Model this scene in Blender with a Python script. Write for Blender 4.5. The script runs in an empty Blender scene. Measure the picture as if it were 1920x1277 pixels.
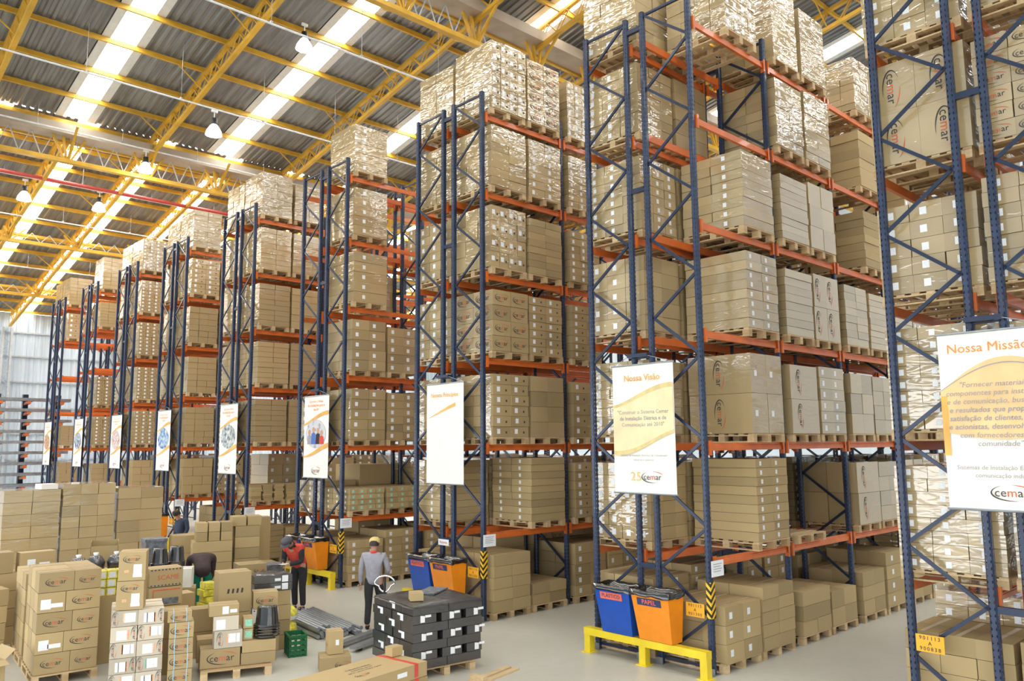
import bpy, bmesh, math, random
from mathutils import Vector, Matrix

random.seed(11)
scene = bpy.context.scene
COL = scene.collection

# ------------------------------------------------------------------ camera
F_PX, YAW, PITCH, ROLL = 1500.25, math.radians(46.7528), math.radians(7.4012), math.radians(-0.4869)
CAM = Vector((-10.4802, -1.873, 3.3717))
fwd = Vector((math.cos(YAW) * math.cos(PITCH), math.sin(YAW) * math.cos(PITCH), math.sin(PITCH)))
rgt = Vector((math.sin(YAW), -math.cos(YAW), 0))
upv = rgt.cross(fwd)
c_, s_ = math.cos(ROLL), math.sin(ROLL)
R_, U_ = c_ * rgt + s_ * upv, -s_ * rgt + c_ * upv
cam_data = bpy.data.cameras.new('camera')
cam_data.sensor_width = 36.0
cam_data.sensor_fit = 'HORIZONTAL'
cam_data.lens = F_PX / 1920 * 36
cam_data.clip_end = 300
cam = bpy.data.objects.new('camera', cam_data)
COL.objects.link(cam)
cam.matrix_world = Matrix(((R_.x, U_.x, -fwd.x, CAM.x), (R_.y, U_.y, -fwd.y, CAM.y), (R_.z, U_.z, -fwd.z, CAM.z), (0, 0, 0, 1)))
scene.camera = cam

# ------------------------------------------------------------------ world, exposure
world = bpy.data.worlds.new('world')
scene.world = world
world.use_nodes = True
bg = world.node_tree.nodes['Background']
bg.inputs[0].default_value = (0.92, 0.96, 1.0, 1)
bg.inputs[1].default_value = 6.0
SKYLIGHT = 18.0
LAMP = 30.0
vs = scene.view_settings
vs.view_transform = 'Standard'
vs.look = 'None'
vs.exposure = -0.28
vs.gamma = 1.0
vs.use_curve_mapping = False


# ------------------------------------------------------------------ materials
def nodes_of(name):
    m = bpy.data.materials.new(name)
    m.use_nodes = True
    nt = m.node_tree
    return m, nt, nt.nodes['Principled BSDF']


def N(nt, typ, **kw):
    n = nt.nodes.new(typ)
    for k, v in kw.items():
        if k == 'inp':
            for a, b in v.items():
                n.inputs[a].default_value = b
        else:
            setattr(n, k, v)
    return n


def ramp(nt, fac, stops):
    r = N(nt, 'ShaderNodeValToRGB')
    el = r.color_ramp.elements
    while len(el) < len(stops):
        el.new(0.5)
    for e, (p, c) in zip(el, stops):
        e.position = p
        e.color = (*c, 1)
    nt.links.new(fac, r.inputs[0])
    return r.outputs[0]


def mix(nt, fac, a, b, typ='MIX'):
    m = N(nt, 'ShaderNodeMix', data_type='RGBA', blend_type=typ)
    for sock, v in ((0, fac), (6, a), (7, b)):
        if hasattr(v, 'is_linked') or hasattr(v, 'links'):
            nt.links.new(v, m.inputs[sock])
        elif isinstance(v, (int, float)):
            m.inputs[sock].default_value = v
        else:
            m.inputs[sock].default_value = (*v, 1)
    return m.outputs[2]


def noise(nt, scale, vec=None, detail=3, rough=0.5, mapping=None, dist=0.0):
    n = N(nt, 'ShaderNodeTexNoise', inp={'Scale': scale, 'Detail': detail, 'Roughness': rough, 'Distortion': dist})
    if vec is None:
        vec = N(nt, 'ShaderNodeNewGeometry').outputs['Position']
    if mapping:
        mp = N(nt, 'ShaderNodeMapping')
        mp.inputs['Scale'].default_value = mapping
        nt.links.new(vec, mp.inputs[0])
        vec = mp.outputs[0]
    nt.links.new(vec, n.inputs['Vector'])
    return n.outputs['Fac']


def bump(nt, bsdf, h, strength=0.3, dist=0.02, sock='Normal'):
    b = N(nt, 'ShaderNodeBump', inp={'Strength': strength, 'Distance': dist})
    nt.links.new(h, b.inputs['Height'])
    nt.links.new(b.outputs[0], bsdf.inputs[sock])


M = {}


def simple(name, col, rough=0.5, metal=0.0, var=0.12, scale=6, coat=0.0, spec=None):
    m, nt, b = nodes_of(name)
    f = noise(nt, scale)
    lo = tuple(max(0, c * (1 - var)) for c in col)
    hi = tuple(min(1, c * (1 + var)) for c in col)
    nt.links.new(ramp(nt, f, [(0.3, lo), (0.7, hi)]), b.inputs['Base Color'])
    b.inputs['Roughness'].default_value = rough
    b.inputs['Metallic'].default_value = metal
    b.inputs['Coat Weight'].default_value = coat
    if spec is not None:
        b.inputs['Specular IOR Level'].default_value = spec
    M[name] = m
    return m


def carton_mat(name, base, wrapped):
    m, nt, b = nodes_of(name)
    rnd = N(nt, 'ShaderNodeObjectInfo').outputs['Random']
    d = tuple(c * 0.80 for c in base)
    l = tuple(min(1, c * 1.13) for c in base)
    colr = ramp(nt, rnd, [(0.0, d), (0.5, base), (1.0, l)])

    if wrapped:
        # crinkled clear coat of the stretch film
        b.inputs['Coat Weight'].default_value = 0.9
        b.inputs['Coat Roughness'].default_value = 0.07
        b.inputs['Coat IOR'].default_value = 2.1
        st2 = noise(nt, 2.4, detail=2, rough=0.55, mapping=(1.0, 1.0, 3.6), dist=1.0)
        b.inputs['Coat Weight'].default_value = 1.0
        bump(nt, b, st2, 1.0, 0.010, 'Coat Normal')
    b.inputs['Roughness'].default_value = 0.75
    nt.links.new(colr, b.inputs['Base Color'])
    g = noise(nt, 40, detail=2)
    bump(nt, b, g, 0.08, 0.004)
    M[name] = m


carton_mat('cart', (0.43, 0.315, 0.152), False)
carton_mat('cartw', (0.43, 0.315, 0.152), True)
carton_mat('cartpale', (0.58, 0.51, 0.40), False)
simple('paper', (0.82, 0.84, 0.86), 0.6, var=0.08, scale=60)
simple('green_label', (0.30, 0.62, 0.45), 0.6, var=0.2, scale=60)
simple('orange_label', (0.80, 0.42, 0.22), 0.6, var=0.2, scale=60)
simple('print_dark', (0.045, 0.04, 0.04), 0.7)
simple('print_red', (0.62, 0.13, 0.06), 0.7)
simple('print_orange', (0.80, 0.26, 0.05), 0.6)
simple('tape', (0.50, 0.37, 0.22), 0.3, var=0.05)
simple('red_tape', (0.60, 0.07, 0.05), 0.4)
simple('blue_strap', (0.35, 0.58, 0.75), 0.4)
simple('orange', (0.62, 0.135, 0.02), 0.42, var=0.14, scale=3, coat=0.15)
simple('brace', (0.014, 0.026, 0.062), 0.36, metal=0.2, var=0.2, scale=4, coat=0.12)
simple('steel', (0.34, 0.37, 0.40), 0.36, metal=0.7, var=0.15)
simple('chrome', (0.75, 0.76, 0.78), 0.18, metal=1.0, var=0.05)
simple('yellow', (0.80, 0.60, 0.02), 0.45, var=0.1, scale=3, coat=0.2)
simple('truss_yellow', (0.62, 0.36, 0.03), 0.5, var=0.14, scale=2)
simple('bin_blue', (0.005, 0.075, 0.42), 0.35, var=0.08, coat=0.2)
simple('bin_orange', (0.86, 0.27, 0.01), 0.38, var=0.05, coat=0.2)
simple('bag_black', (0.012, 0.012, 0.014), 0.22, var=0.4, coat=1.0, scale=20)
simple('sign_red', (0.80, 0.16, 0.10), 0.5)
simple('sign_navy', (0.03, 0.04, 0.12), 0.5)
simple('plate', (0.80, 0.40, 0.02), 0.5, var=0.05)
simple('black', (0.018, 0.018, 0.02), 0.5)
simple('rubber', (0.03, 0.03, 0.03), 0.8)
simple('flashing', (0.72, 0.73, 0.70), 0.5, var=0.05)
simple('pipe_white', (0.72, 0.75, 0.76), 0.4)
simple('pipe_red', (0.45, 0.06, 0.05), 0.5)
simple('gutter', (0.42, 0.36, 0.29), 0.6, var=0.15, scale=1.2)
simple('lattice', (0.46, 0.49, 0.52), 0.5)
simple('green_plastic', (0.01, 0.14, 0.05), 0.4)
simple('blue_steel', (0.08, 0.13, 0.25), 0.4, metal=0.2)
simple('bag_yellow', (0.78, 0.68, 0.08), 0.35, var=0.35, scale=14, coat=0.4)
simple('white_box', (0.80, 0.78, 0.74), 0.6, var=0.05)
simple('print_grey', (0.15, 0.16, 0.18), 0.5, var=0.5, scale=12)
simple('skin', (0.52, 0.28, 0.18), 0.55, var=0.08)
simple('hair', (0.03, 0.02, 0.015), 0.6)
simple('cloth_red', (0.60, 0.065, 0.04), 0.8, var=0.15, scale=14)
simple('cloth_black', (0.025, 0.024, 0.028), 0.85, var=0.2, scale=14)
simple('cloth_brown', (0.055, 0.034, 0.036), 0.85, var=0.2, scale=14)
simple('cloth_green', (0.0, 0.16, 0.09), 0.8, var=0.15, scale=14)
simple('cloth_grey', (0.33, 0.32, 0.36), 0.85, var=0.1, scale=14)
simple('cloth_navy', (0.035, 0.05, 0.09), 0.85, var=0.2, scale=14)
simple('cap_grey', (0.09, 0.09, 0.11), 0.8)
simple('cap_yellow', (0.66, 0.52, 0.20), 0.8)
simple('eye', (0.02, 0.015, 0.01), 0.2)
simple('banner', (0.86, 0.83, 0.76), 0.7, var=0.02)
simple('banner_cream', (0.84, 0.70, 0.42), 0.7, var=0.12, scale=2)
simple('banner_orange', (0.80, 0.42, 0.10), 0.7, var=0.2, scale=2)
simple('banner_peach', (0.80, 0.55, 0.27), 0.7, var=0.15, scale=2)
simple('banner_gold', (0.70, 0.55, 0.25), 0.7)
simple('banner_grey', (0.33, 0.31, 0.33), 0.7)


def wood_mat():
    m, nt, b = nodes_of('wood')
    oi = N(nt, 'ShaderNodeObjectInfo').outputs['Random']
    g = noise(nt, 8, detail=4, mapping=(0.6, 3.0, 3.0), dist=0.6)
    c1 = ramp(nt, oi, [(0, (0.44, 0.30, 0.15)), (1, (0.66, 0.49, 0.28))])
    nt.links.new(mix(nt, ramp(nt, g, [(0.3, (0.35, 0.35, 0.35)), (0.6, (0, 0, 0))]), c1, (0.28, 0.17, 0.08)), b.inputs['Base Color'])
    b.inputs['Roughness'].default_value = 0.8
    M['wood'] = m


def upright_mat():
    # navy steel with two rows of slots along the local Z of the upright
    m, nt, b = nodes_of('upright')
    tc = N(nt, 'ShaderNodeTexCoord').outputs['Object']
    sep = N(nt, 'ShaderNodeSeparateXYZ')
    nt.links.new(tc, sep.inputs[0])

    def math_(op, a, c=None):
        n = N(nt, 'ShaderNodeMath', operation=op)
        for i, v in enumerate((a, c)):
            if v is None:
                continue
            if isinstance(v, (int, float)):
                n.inputs[i].default_value = v
            else:
                nt.links.new(v, n.inputs[i])
        return n.outputs[0]
    zz = math_('ABSOLUTE', math_('SUBTRACT', math_('FRACT', math_('DIVIDE', sep.outputs[2], 0.075)), 0.5))
    zok = math_('LESS_THAN', zz, 0.21)

    def rows(ch):
        a = math_('ABSOLUTE', ch)
        return math_('LESS_THAN', math_('ABSOLUTE', math_('SUBTRACT', a, 0.024)), 0.005)
    geo = N(nt, 'ShaderNodeNewGeometry')
    sn = N(nt, 'ShaderNodeSeparateXYZ')
    nt.links.new(geo.outputs['Normal'], sn.inputs[0])
    fx = math_('GREATER_THAN', math_('ABSOLUTE', sn.outputs[0]), 0.7)
    fy = math_('GREATER_THAN', math_('ABSOLUTE', sn.outputs[1]), 0.7)
    # slots on the faces towards the aisle (normal along Y) and towards the cross aisle
    hole = math_('MULTIPLY', zok, math_('ADD', math_('MULTIPLY', fy, rows(sep.outputs[0])), math_('MULTIPLY', fx, rows(sep.outputs[1]))))
    f = noise(nt, 5)
    base = ramp(nt, f, [(0.3, (0.012, 0.022, 0.055)), (0.7, (0.022, 0.040, 0.095))])
    nt.links.new(base, b.inputs['Base Color'])
    nt.links.new(math_('SUBTRACT', 1.0, math_('MINIMUM', hole, 1.0)), b.inputs['Alpha'])
    b.inputs['Roughness'].default_value = 0.40
    b.inputs['Coat Weight'].default_value = 0.08
    M['upright'] = m


def floor_mat():
    m, nt, b = nodes_of('floor')
    a = noise(nt, 0.35, detail=5)
    c = noise(nt, 6, detail=4, rough=0.7)
    base = ramp(nt, a, [(0.3, (0.47, 0.455, 0.40)), (0.7, (0.56, 0.545, 0.485))])
    nt.links.new(mix(nt, ramp(nt, c, [(0.45, (0, 0, 0)), (0.75, (0.35, 0.35, 0.35))]), base, (0.42, 0.40, 0.345)), b.inputs['Base Color'])
    b.inputs['Roughness'].default_value = 0.38
    b.inputs['Specular IOR Level'].default_value = 0.4
    M['floor'] = m


def roof_mat():
    m, nt, b = nodes_of('roof_sheet')
    a = noise(nt, 1.5, detail=5, mapping=(4, 0.3, 1))
    nt.links.new(ramp(nt, a, [(0.3, (0.17, 0.175, 0.18)), (0.7, (0.30, 0.31, 0.315))]), b.inputs['Base Color'])
    b.inputs['Roughness'].default_value = 0.42
    b.inputs['Metallic'].default_value = 0.55
    M['roof_sheet'] = m


def emit(name, col, strength, base=(0.9, 0.9, 0.9)):
    m, nt, b = nodes_of(name)
    b.inputs['Base Color'].default_value = (*base, 1)
    b.inputs['Emission Color'].default_value = (*col, 1)
    b.inputs['Emission Strength'].default_value = strength
    M[name] = m


def black_wrap():
    m, nt, b = nodes_of('black_wrap')
    st = noise(nt, 6, detail=4, rough=0.6, dist=1.0)
    nt.links.new(ramp(nt, st, [(0.3, (0.028, 0.028, 0.031)), (0.7, (0.036, 0.036, 0.040))]), b.inputs['Base Color'])
    b.inputs['Roughness'].default_value = 0.5
    b.inputs['Coat Weight'].default_value = 0.7
    b.inputs['Coat Roughness'].default_value = 0.12
    bump(nt, b, noise(nt, 7, detail=2, dist=1.0), 1.0, 0.008, 'Coat Normal')
    b.inputs['Coat IOR'].default_value = 2.0
    M['black_wrap'] = m


def hazard():
    m, nt, b = nodes_of('hazard')
    g = N(nt, 'ShaderNodeNewGeometry').outputs['Position']
    s = N(nt, 'ShaderNodeSeparateXYZ')
    nt.links.new(g, s.inputs[0])
    a = N(nt, 'ShaderNodeMath', operation='ADD')
    nt.links.new(s.outputs[0], a.inputs[0])
    nt.links.new(s.outputs[1], a.inputs[1])
    a2 = N(nt, 'ShaderNodeMath', operation='MULTIPLY_ADD')
    nt.links.new(a.outputs[0], a2.inputs[0])
    a2.inputs[1].default_value = -1.0
    nt.links.new(s.outputs[2], a2.inputs[2])
    d = N(nt, 'ShaderNodeMath', operation='DIVIDE')
    nt.links.new(a2.outputs[0], d.inputs[0])
    d.inputs[1].default_value = 0.11
    fr = N(nt, 'ShaderNodeMath', operation='FRACT')
    nt.links.new(d.outputs[0], fr.inputs[0])
    l = N(nt, 'ShaderNodeMath', operation='LESS_THAN')
    nt.links.new(fr.outputs[0], l.inputs[0])
    l.inputs[1].default_value = 0.5
    nt.links.new(mix(nt, l.outputs[0], (0.85, 0.50, 0.02), (0.01, 0.01, 0.012)), b.inputs['Base Color'])
    b.inputs['Roughness'].default_value = 0.5
    M['hazard'] = m


def photo_mat(name, c1, c2, c3):
    m, nt, b = nodes_of(name)
    a = noise(nt, 7, detail=2)
    nt.links.new(ramp(nt, a, [(0.36, c1), (0.5, c2), (0.64, c3)]), b.inputs['Base Color'])
    b.inputs['Roughness'].default_value = 0.6
    M[name] = m


wood_mat(); upright_mat(); floor_mat(); roof_mat(); black_wrap(); hazard()
emit('skylight', (1.0, 0.99, 0.95), SKYLIGHT)
emit('lamp_glow', (1.0, 0.97, 0.90), LAMP)
m_, nt_, b_ = nodes_of('wall_sheet')
nt_.links.new(ramp(nt_, noise(nt_, 1.2, detail=4, mapping=(6, 1, 0.3)), [(0.3, (0.46, 0.56, 0.66)), (0.7, (0.62, 0.71, 0.80))]), b_.inputs['Base Color'])
b_.inputs['Roughness'].default_value = 0.5
M['wall_sheet'] = m_


# ------------------------------------------------------------------ mesh helpers
class MB:
    """collects faces with material slots into one mesh"""
    def __init__(self):
        self.v, self.f, self.m = [], [], []

    def add(self, verts, faces, mi=0):
        o = len(self.v)
        self.v += [tuple(p) for p in verts]
        self.f += [tuple(o + i for i in q) for q in faces]
        self.m += [mi] * len(faces)
        return self

    def box(self, x0, x1, y0, y1, z0, z1, mi=0, mat=None):
        vs_ = [Vector((x, y, z)) for z in (z0, z1) for y in (y0, y1) for x in (x0, x1)]
        if mat is not None:
            vs_ = [mat @ p for p in vs_]
        return self.add(vs_, [(0, 2, 3, 1), (4, 5, 7, 6), (0, 1, 5, 4), (2, 6, 7, 3), (0, 4, 6, 2), (1, 3, 7, 5)], mi)

    def bar(self, a, b, w, h, mi=0):
        """rectangular bar from a to b, w across, h in the other direction"""
        a, b = Vector(a), Vector(b)
        d = (b - a).normalized()
        up = Vector((0, 0, 1)) if abs(d.z) < 0.95 else Vector((1, 0, 0))
        s = d.cross(up).normalized()
        u = s.cross(d)
        q = []
        for p in (a, b):
            for i, j in ((-1, -1), (1, -1), (1, 1), (-1, 1)):
                q.append(p + s * (i * w / 2) + u * (j * h / 2))
        return self.add(q, [(3, 2, 1, 0), (4, 5, 6, 7), (0, 1, 5, 4), (1, 2, 6, 5), (2, 3, 7, 6), (3, 0, 4, 7)], mi)

    def tube(self, pts, r, n=8, mi=0, cap=True):
        pts = [Vector(p) for p in pts]
        rs = r if isinstance(r, (list, tuple)) else [r] * len(pts)
        rings = []
        prev = None
        for i, p in enumerate(pts):
            d = (pts[min(i + 1, len(pts) - 1)] - pts[max(i - 1, 0)]).normalized()
            if prev is None:
                prev = Vector((0, 0, 1)) if abs(d.z) < 0.9 else Vector((1, 0, 0))
            s = d.cross(prev).normalized()
            u = s.cross(d).normalized()
            prev = u
            rings.append([p + (s * math.cos(2 * math.pi * k / n) + u * math.sin(2 * math.pi * k / n)) * rs[i] for k in range(n)])
        fs = []
        for i in range(len(rings) - 1):
            for k in range(n):
                fs.append((i * n + k, i * n + (k + 1) % n, (i + 1) * n + (k + 1) % n, (i + 1) * n + k))
        if cap:
            fs.append(tuple(range(n))[::-1])
            fs.append(tuple((len(rings) - 1) * n + k for k in range(n)))
        return self.add([p for r_ in rings for p in r_], fs, mi)

    def lathe(self, prof, n=20, cx=0, cy=0, mi=0):
        vs_ = []
        for r, z in prof:
            vs_ += [(cx + r * math.cos(2 * math.pi * k / n), cy + r * math.sin(2 * math.pi * k / n), z) for k in range(n)]
        fs = []
        for i in range(len(prof) - 1):
            for k in range(n):
                fs.append((i * n + k, i * n + (k + 1) % n, (i + 1) * n + (k + 1) % n, (i + 1) * n + k))
        return self.add(vs_, fs, mi)

    def poly(self, pts, mi=0):
        return self.add(pts, [tuple(range(len(pts)))], mi)

    def prism(self, prof, x0, x1, mi=0):
        """profile in (y, z) pushed along x"""
        n = len(prof)
        vs_ = [(x0, y, z) for y, z in prof] + [(x1, y, z) for y, z in prof]
        fs = [(i, (i + 1) % n, n + (i + 1) % n, n + i) for i in range(n)]
        fs += [tuple(range(n))[::-1], tuple(range(n, 2 * n))]
        return self.add(vs_, fs, mi)

    def mesh(self, name, mats, smooth=False):
        me = bpy.data.meshes.new(name)
        me.from_pydata(self.v, [], self.f)
        for q in (mats if isinstance(mats, (list, tuple)) else [mats]):
            me.materials.append(M[q])
        me.polygons.foreach_set('material_index', self.m)
        if smooth:
            me.polygons.foreach_set('use_smooth', [True] * len(self.f))
        me.update()
        return me


def link(name, data, parent=None, loc=(0, 0, 0), rotz=0.0):
    o = bpy.data.objects.new(name, data)
    COL.objects.link(o)
    o.location = loc
    if rotz:
        o.rotation_euler = (0, 0, rotz)
    if parent is not None:
        o.parent = parent
    return o


def tag(o, label, cat, group=None):
    o['label'] = label
    o['category'] = cat
    if group:
        o['group'] = group
    return o


def thing(name, label, cat, loc=(0, 0, 0), rotz=0.0, group=None):
    return tag(link(name, None, None, loc, rotz), label, cat, group)


def struct(o):
    o['kind'] = 'structure'
    return o


TEXTS = {}


def text_mesh(body, size, mats, marks=None, align='CENTER', spacing=1.0, shear=0.0):
    key = (body, size, tuple(mats), align, spacing, shear)
    if key in TEXTS:
        return TEXTS[key]
    cu = bpy.data.curves.new('text', 'FONT')
    cu.body = body
    cu.size = size
    cu.align_x = align
    cu.align_y = 'CENTER'
    cu.resolution_u = 2
    cu.space_character = spacing
    cu.shear = shear
    cu.offset = 0.0 if ('M' in body or 'm' in body) else size * 0.012
    for q in mats:
        cu.materials.append(M[q])
    if marks:
        for i, mk in enumerate(marks):
            cu.body_format[i].material_index = int(mk)
    o = bpy.data.objects.new('text', cu)
    me = bpy.data.meshes.new_from_object(o)
    bpy.data.objects.remove(o)
    bpy.data.curves.remove(cu)
    TEXTS[key] = me
    return me


FACE = {'-X': Matrix(((0, 0, -1), (-1, 0, 0), (0, 1, 0))).to_4x4(),
        '-Y': Matrix(((1, 0, 0), (0, 0, -1), (0, 1, 0))).to_4x4(),
        'T': Matrix.Identity(4)}


def decal(name, me, parent, face, pos, spin=0.0, scale=1.0):
    o = link(name, me, parent)
    o.matrix_local = Matrix.Translation(pos) @ FACE[face] @ Matrix.Rotation(spin, 4, 'Z') @ Matrix.Scale(scale, 4)
    return o


def logo_mesh():
    """the carton maker's word in dark and red letters inside a swoosh, 1 unit wide"""
    me = text_mesh('cemar', 0.40, ['print_dark', 'print_red'], '00100', spacing=1.02)
    bm = bmesh.new()
    bm.from_mesh(me)

    def arc(a0, a1, rx, ry, th, mi, n=14, cx=0.0, cy=0.0):
        pa = []
        for i in range(n + 1):
            a = math.radians(a0 + (a1 - a0) * i / n)
            t = th * math.sin(math.pi * (i + 0.4) / (n + 0.8))
            pa.append(((cx + rx * math.cos(a), cy + ry * math.sin(a)), (cx + (rx - t) * math.cos(a), cy + (ry - t) * math.sin(a))))
        for (p, q), (p2, q2) in zip(pa, pa[1:]):
            f = bm.faces.new([bm.verts.new((*k, 0)) for k in (p, q, q2, p2)])
            f.material_index = mi
    arc(120, 290, 0.62, 0.27, 0.05, 0)
    arc(95, 10, 0.60, 0.25, 0.035, 1, cx=0.05, cy=0.02)
    out = bpy.data.meshes.new('logo_print')
    bm.to_mesh(out)
    bm.free()
    out.materials.append(M['print_dark'])
    out.materials.append(M['print_red'])
    return out


LOGO = logo_mesh()

# ------------------------------------------------------------------ cartons, pallets, loads
CARTMATS = ['cart', 'paper', 'green_label', 'orange_label', 'print_dark', 'tape', 'bag_yellow']
CART = {}


def carton_mesh(w, d, h, mat='cart', labs=(), tape=True):
    """carton centred on x, y with its base at z = 0; labs = (face, u, v, lw, lh, slot) with u, v in 0..1"""
    key = (round(w, 3), round(d, 3), round(h, 3), mat, labs, tape)
    if key in CART:
        return CART[key]
    b = MB()
    g = 0.0025
    b.box(-w / 2 + g, w / 2 - g, -d / 2 + g, d / 2 - g, g, h - g)
    e = 0.0015
    if tape:
        b.poly([(-w / 2 + g, -0.03, h + e - g), (w / 2 - g, -0.03, h + e - g), (w / 2 - g, 0.03, h + e - g), (-w / 2 + g, 0.03, h + e - g)], 5)
    for face, u, v, lw, lh, mi in labs:
        if face == 'Y':
            x, z, y = -w / 2 + u * w, v * h, -d / 2 - e + g
            b.poly([(x - lw / 2, y, z - lh / 2), (x + lw / 2, y, z - lh / 2), (x + lw / 2, y, z + lh / 2), (x - lw / 2, y, z + lh / 2)], mi)
        elif face == 'X':
            y, z, x = d / 2 - u * d, v * h, -w / 2 - e + g
            b.poly([(x, y + lw / 2, z - lh / 2), (x, y - lw / 2, z - lh / 2), (x, y - lw / 2, z + lh / 2), (x, y + lw / 2, z + lh / 2)], mi)
    me = b.mesh('carton', [mat] + CARTMATS[1:])
    CART[key] = me
    return me


def pallet_pieces(lx=1.0, ly=1.2):
    """(name, mesh box) list of a block pallet, centred, base at 0"""
    out = []
    for i in range(7):
        y = -ly / 2 + (ly - 0.10) * i / 6
        out.append(('deck_board', (-lx / 2, lx / 2, y, y + 0.10, 0.122, 0.142)))
    for i in range(3):
        x = -lx / 2 + (lx - 0.10) * i / 2
        out.append(('stringer_board', (x, x + 0.10, -ly / 2, ly / 2, 0.102, 0.122)))
        for j in range(3):
            y = -ly / 2 + (ly - 0.12) * j / 2
            out.append(('block', (x, x + 0.10, y, y + 0.12, 0.02, 0.102)))
        out.append(('bottom_board', (x, x + 0.10, -ly / 2, ly / 2, 0.0, 0.02)))
    return out


PAL_PIECES = []
_cache = {}
for nm, bx in pallet_pieces():
    k = (nm, round(bx[1] - bx[0], 3), round(bx[3] - bx[2], 3), round(bx[5] - bx[4], 3))
    ctr = ((bx[0] + bx[1]) / 2, (bx[2] + bx[3]) / 2, bx[4])
    if k not in _cache:
        _cache[k] = MB().box(-k[1] / 2, k[1] / 2, -k[2] / 2, k[2] / 2, 0, k[3]).mesh(nm, 'wood')
    PAL_PIECES.append((nm, _cache[k], ctr))
_b = MB()
for nm, bx in pallet_pieces():
    _b.box(*bx)
PALLET_ONE = _b.mesh('wooden_pallet', 'wood')


def pallet(x, y, z, label, group=None, detail=False, rotz=0.0):
    """pallet centred on x, y"""
    if not detail:
        return tag(link('wooden_pallet', PALLET_ONE, None, (x, y, z), rotz), label, 'pallet', group)
    t = thing('wooden_pallet', label, 'pallet', (x, y, z), rotz, group)
    for nm, me, c in PAL_PIECES:
        link(nm, me, t, c)
    return t


def lab_sets(style, w, d, h):
    s = min(0.085, h * 0.42)
    if style == 'none':
        return ()
    if style == 'x':
        return (('X', 0.42, 0.5, s, s * 1.15, 1),)
    if style == 'y':
        return (('Y', 0.30, 0.5, s, s * 1.15, 1),)
    if style == 'yy':
        return (('Y', 0.30, 0.55, s, s * 1.15, 1), ('Y', 0.72, 0.45, s * 0.5, s * 0.5, 4))
    if style == 'xy':
        return (('X', 0.42, 0.5, s, s * 1.15, 1), ('Y', 0.45, 0.5, s, s * 1.15, 1))
    if style == 'g':
        return (('Y', 0.4, 0.5, s * 1.2, s * 1.2, 2), ('X', 0.5, 0.5, s, s, 1))
    return ()


FAR = {}


def far_mesh(lx, ly, H, nx, ny, nz, lab, mat):
    key = (lx, ly, round(H, 2), nx, ny, nz, lab, mat)
    if key in FAR:
        return FAR[key]
    rr = random.Random(hash((nx, ny, nz, lab)) & 255)
    b = MB()
    cw, cd, ch = lx / nx, ly / ny, H / nz
    e = 0.003
    for iz in range(nz):
        for ix in range(nx):
            for iy in range(ny):
                if ix and iy and iz < nz - 1:
                    continue
                j = rr.uniform(-0.008, 0.008)
                x0, y0, z0 = -lx / 2 + ix * cw + j, -ly / 2 + iy * cd + rr.uniform(-0.008, 0.008), iz * ch
                b.box(x0 + e, x0 + cw - e, y0 + e, y0 + cd - e, z0 + e, z0 + ch - e)
                for face, u, v, lw, lh, mi in lab_sets(lab, cw, cd, ch):
                    if face == 'Y' and iy == 0:
                        cx, cz, yy = x0 + u * cw, z0 + v * ch, y0 + e - 0.002
                        b.poly([(cx - lw / 2, yy, cz - lh / 2), (cx + lw / 2, yy, cz - lh / 2), (cx + lw / 2, yy, cz + lh / 2), (cx - lw / 2, yy, cz + lh / 2)], mi)
                    if face == 'X' and ix == 0:
                        cy, cz, xx = y0 + cd - u * cd, z0 + v * ch, x0 + e - 0.002
                        b.poly([(xx, cy + lw / 2, cz - lh / 2), (xx, cy - lw / 2, cz - lh / 2), (xx, cy - lw / 2, cz + lh / 2), (xx, cy + lw / 2, cz + lh / 2)], mi)
    me = b.mesh('stacked_cartons', [mat] + CARTMATS[1:])
    FAR[key] = me
    return me


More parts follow.
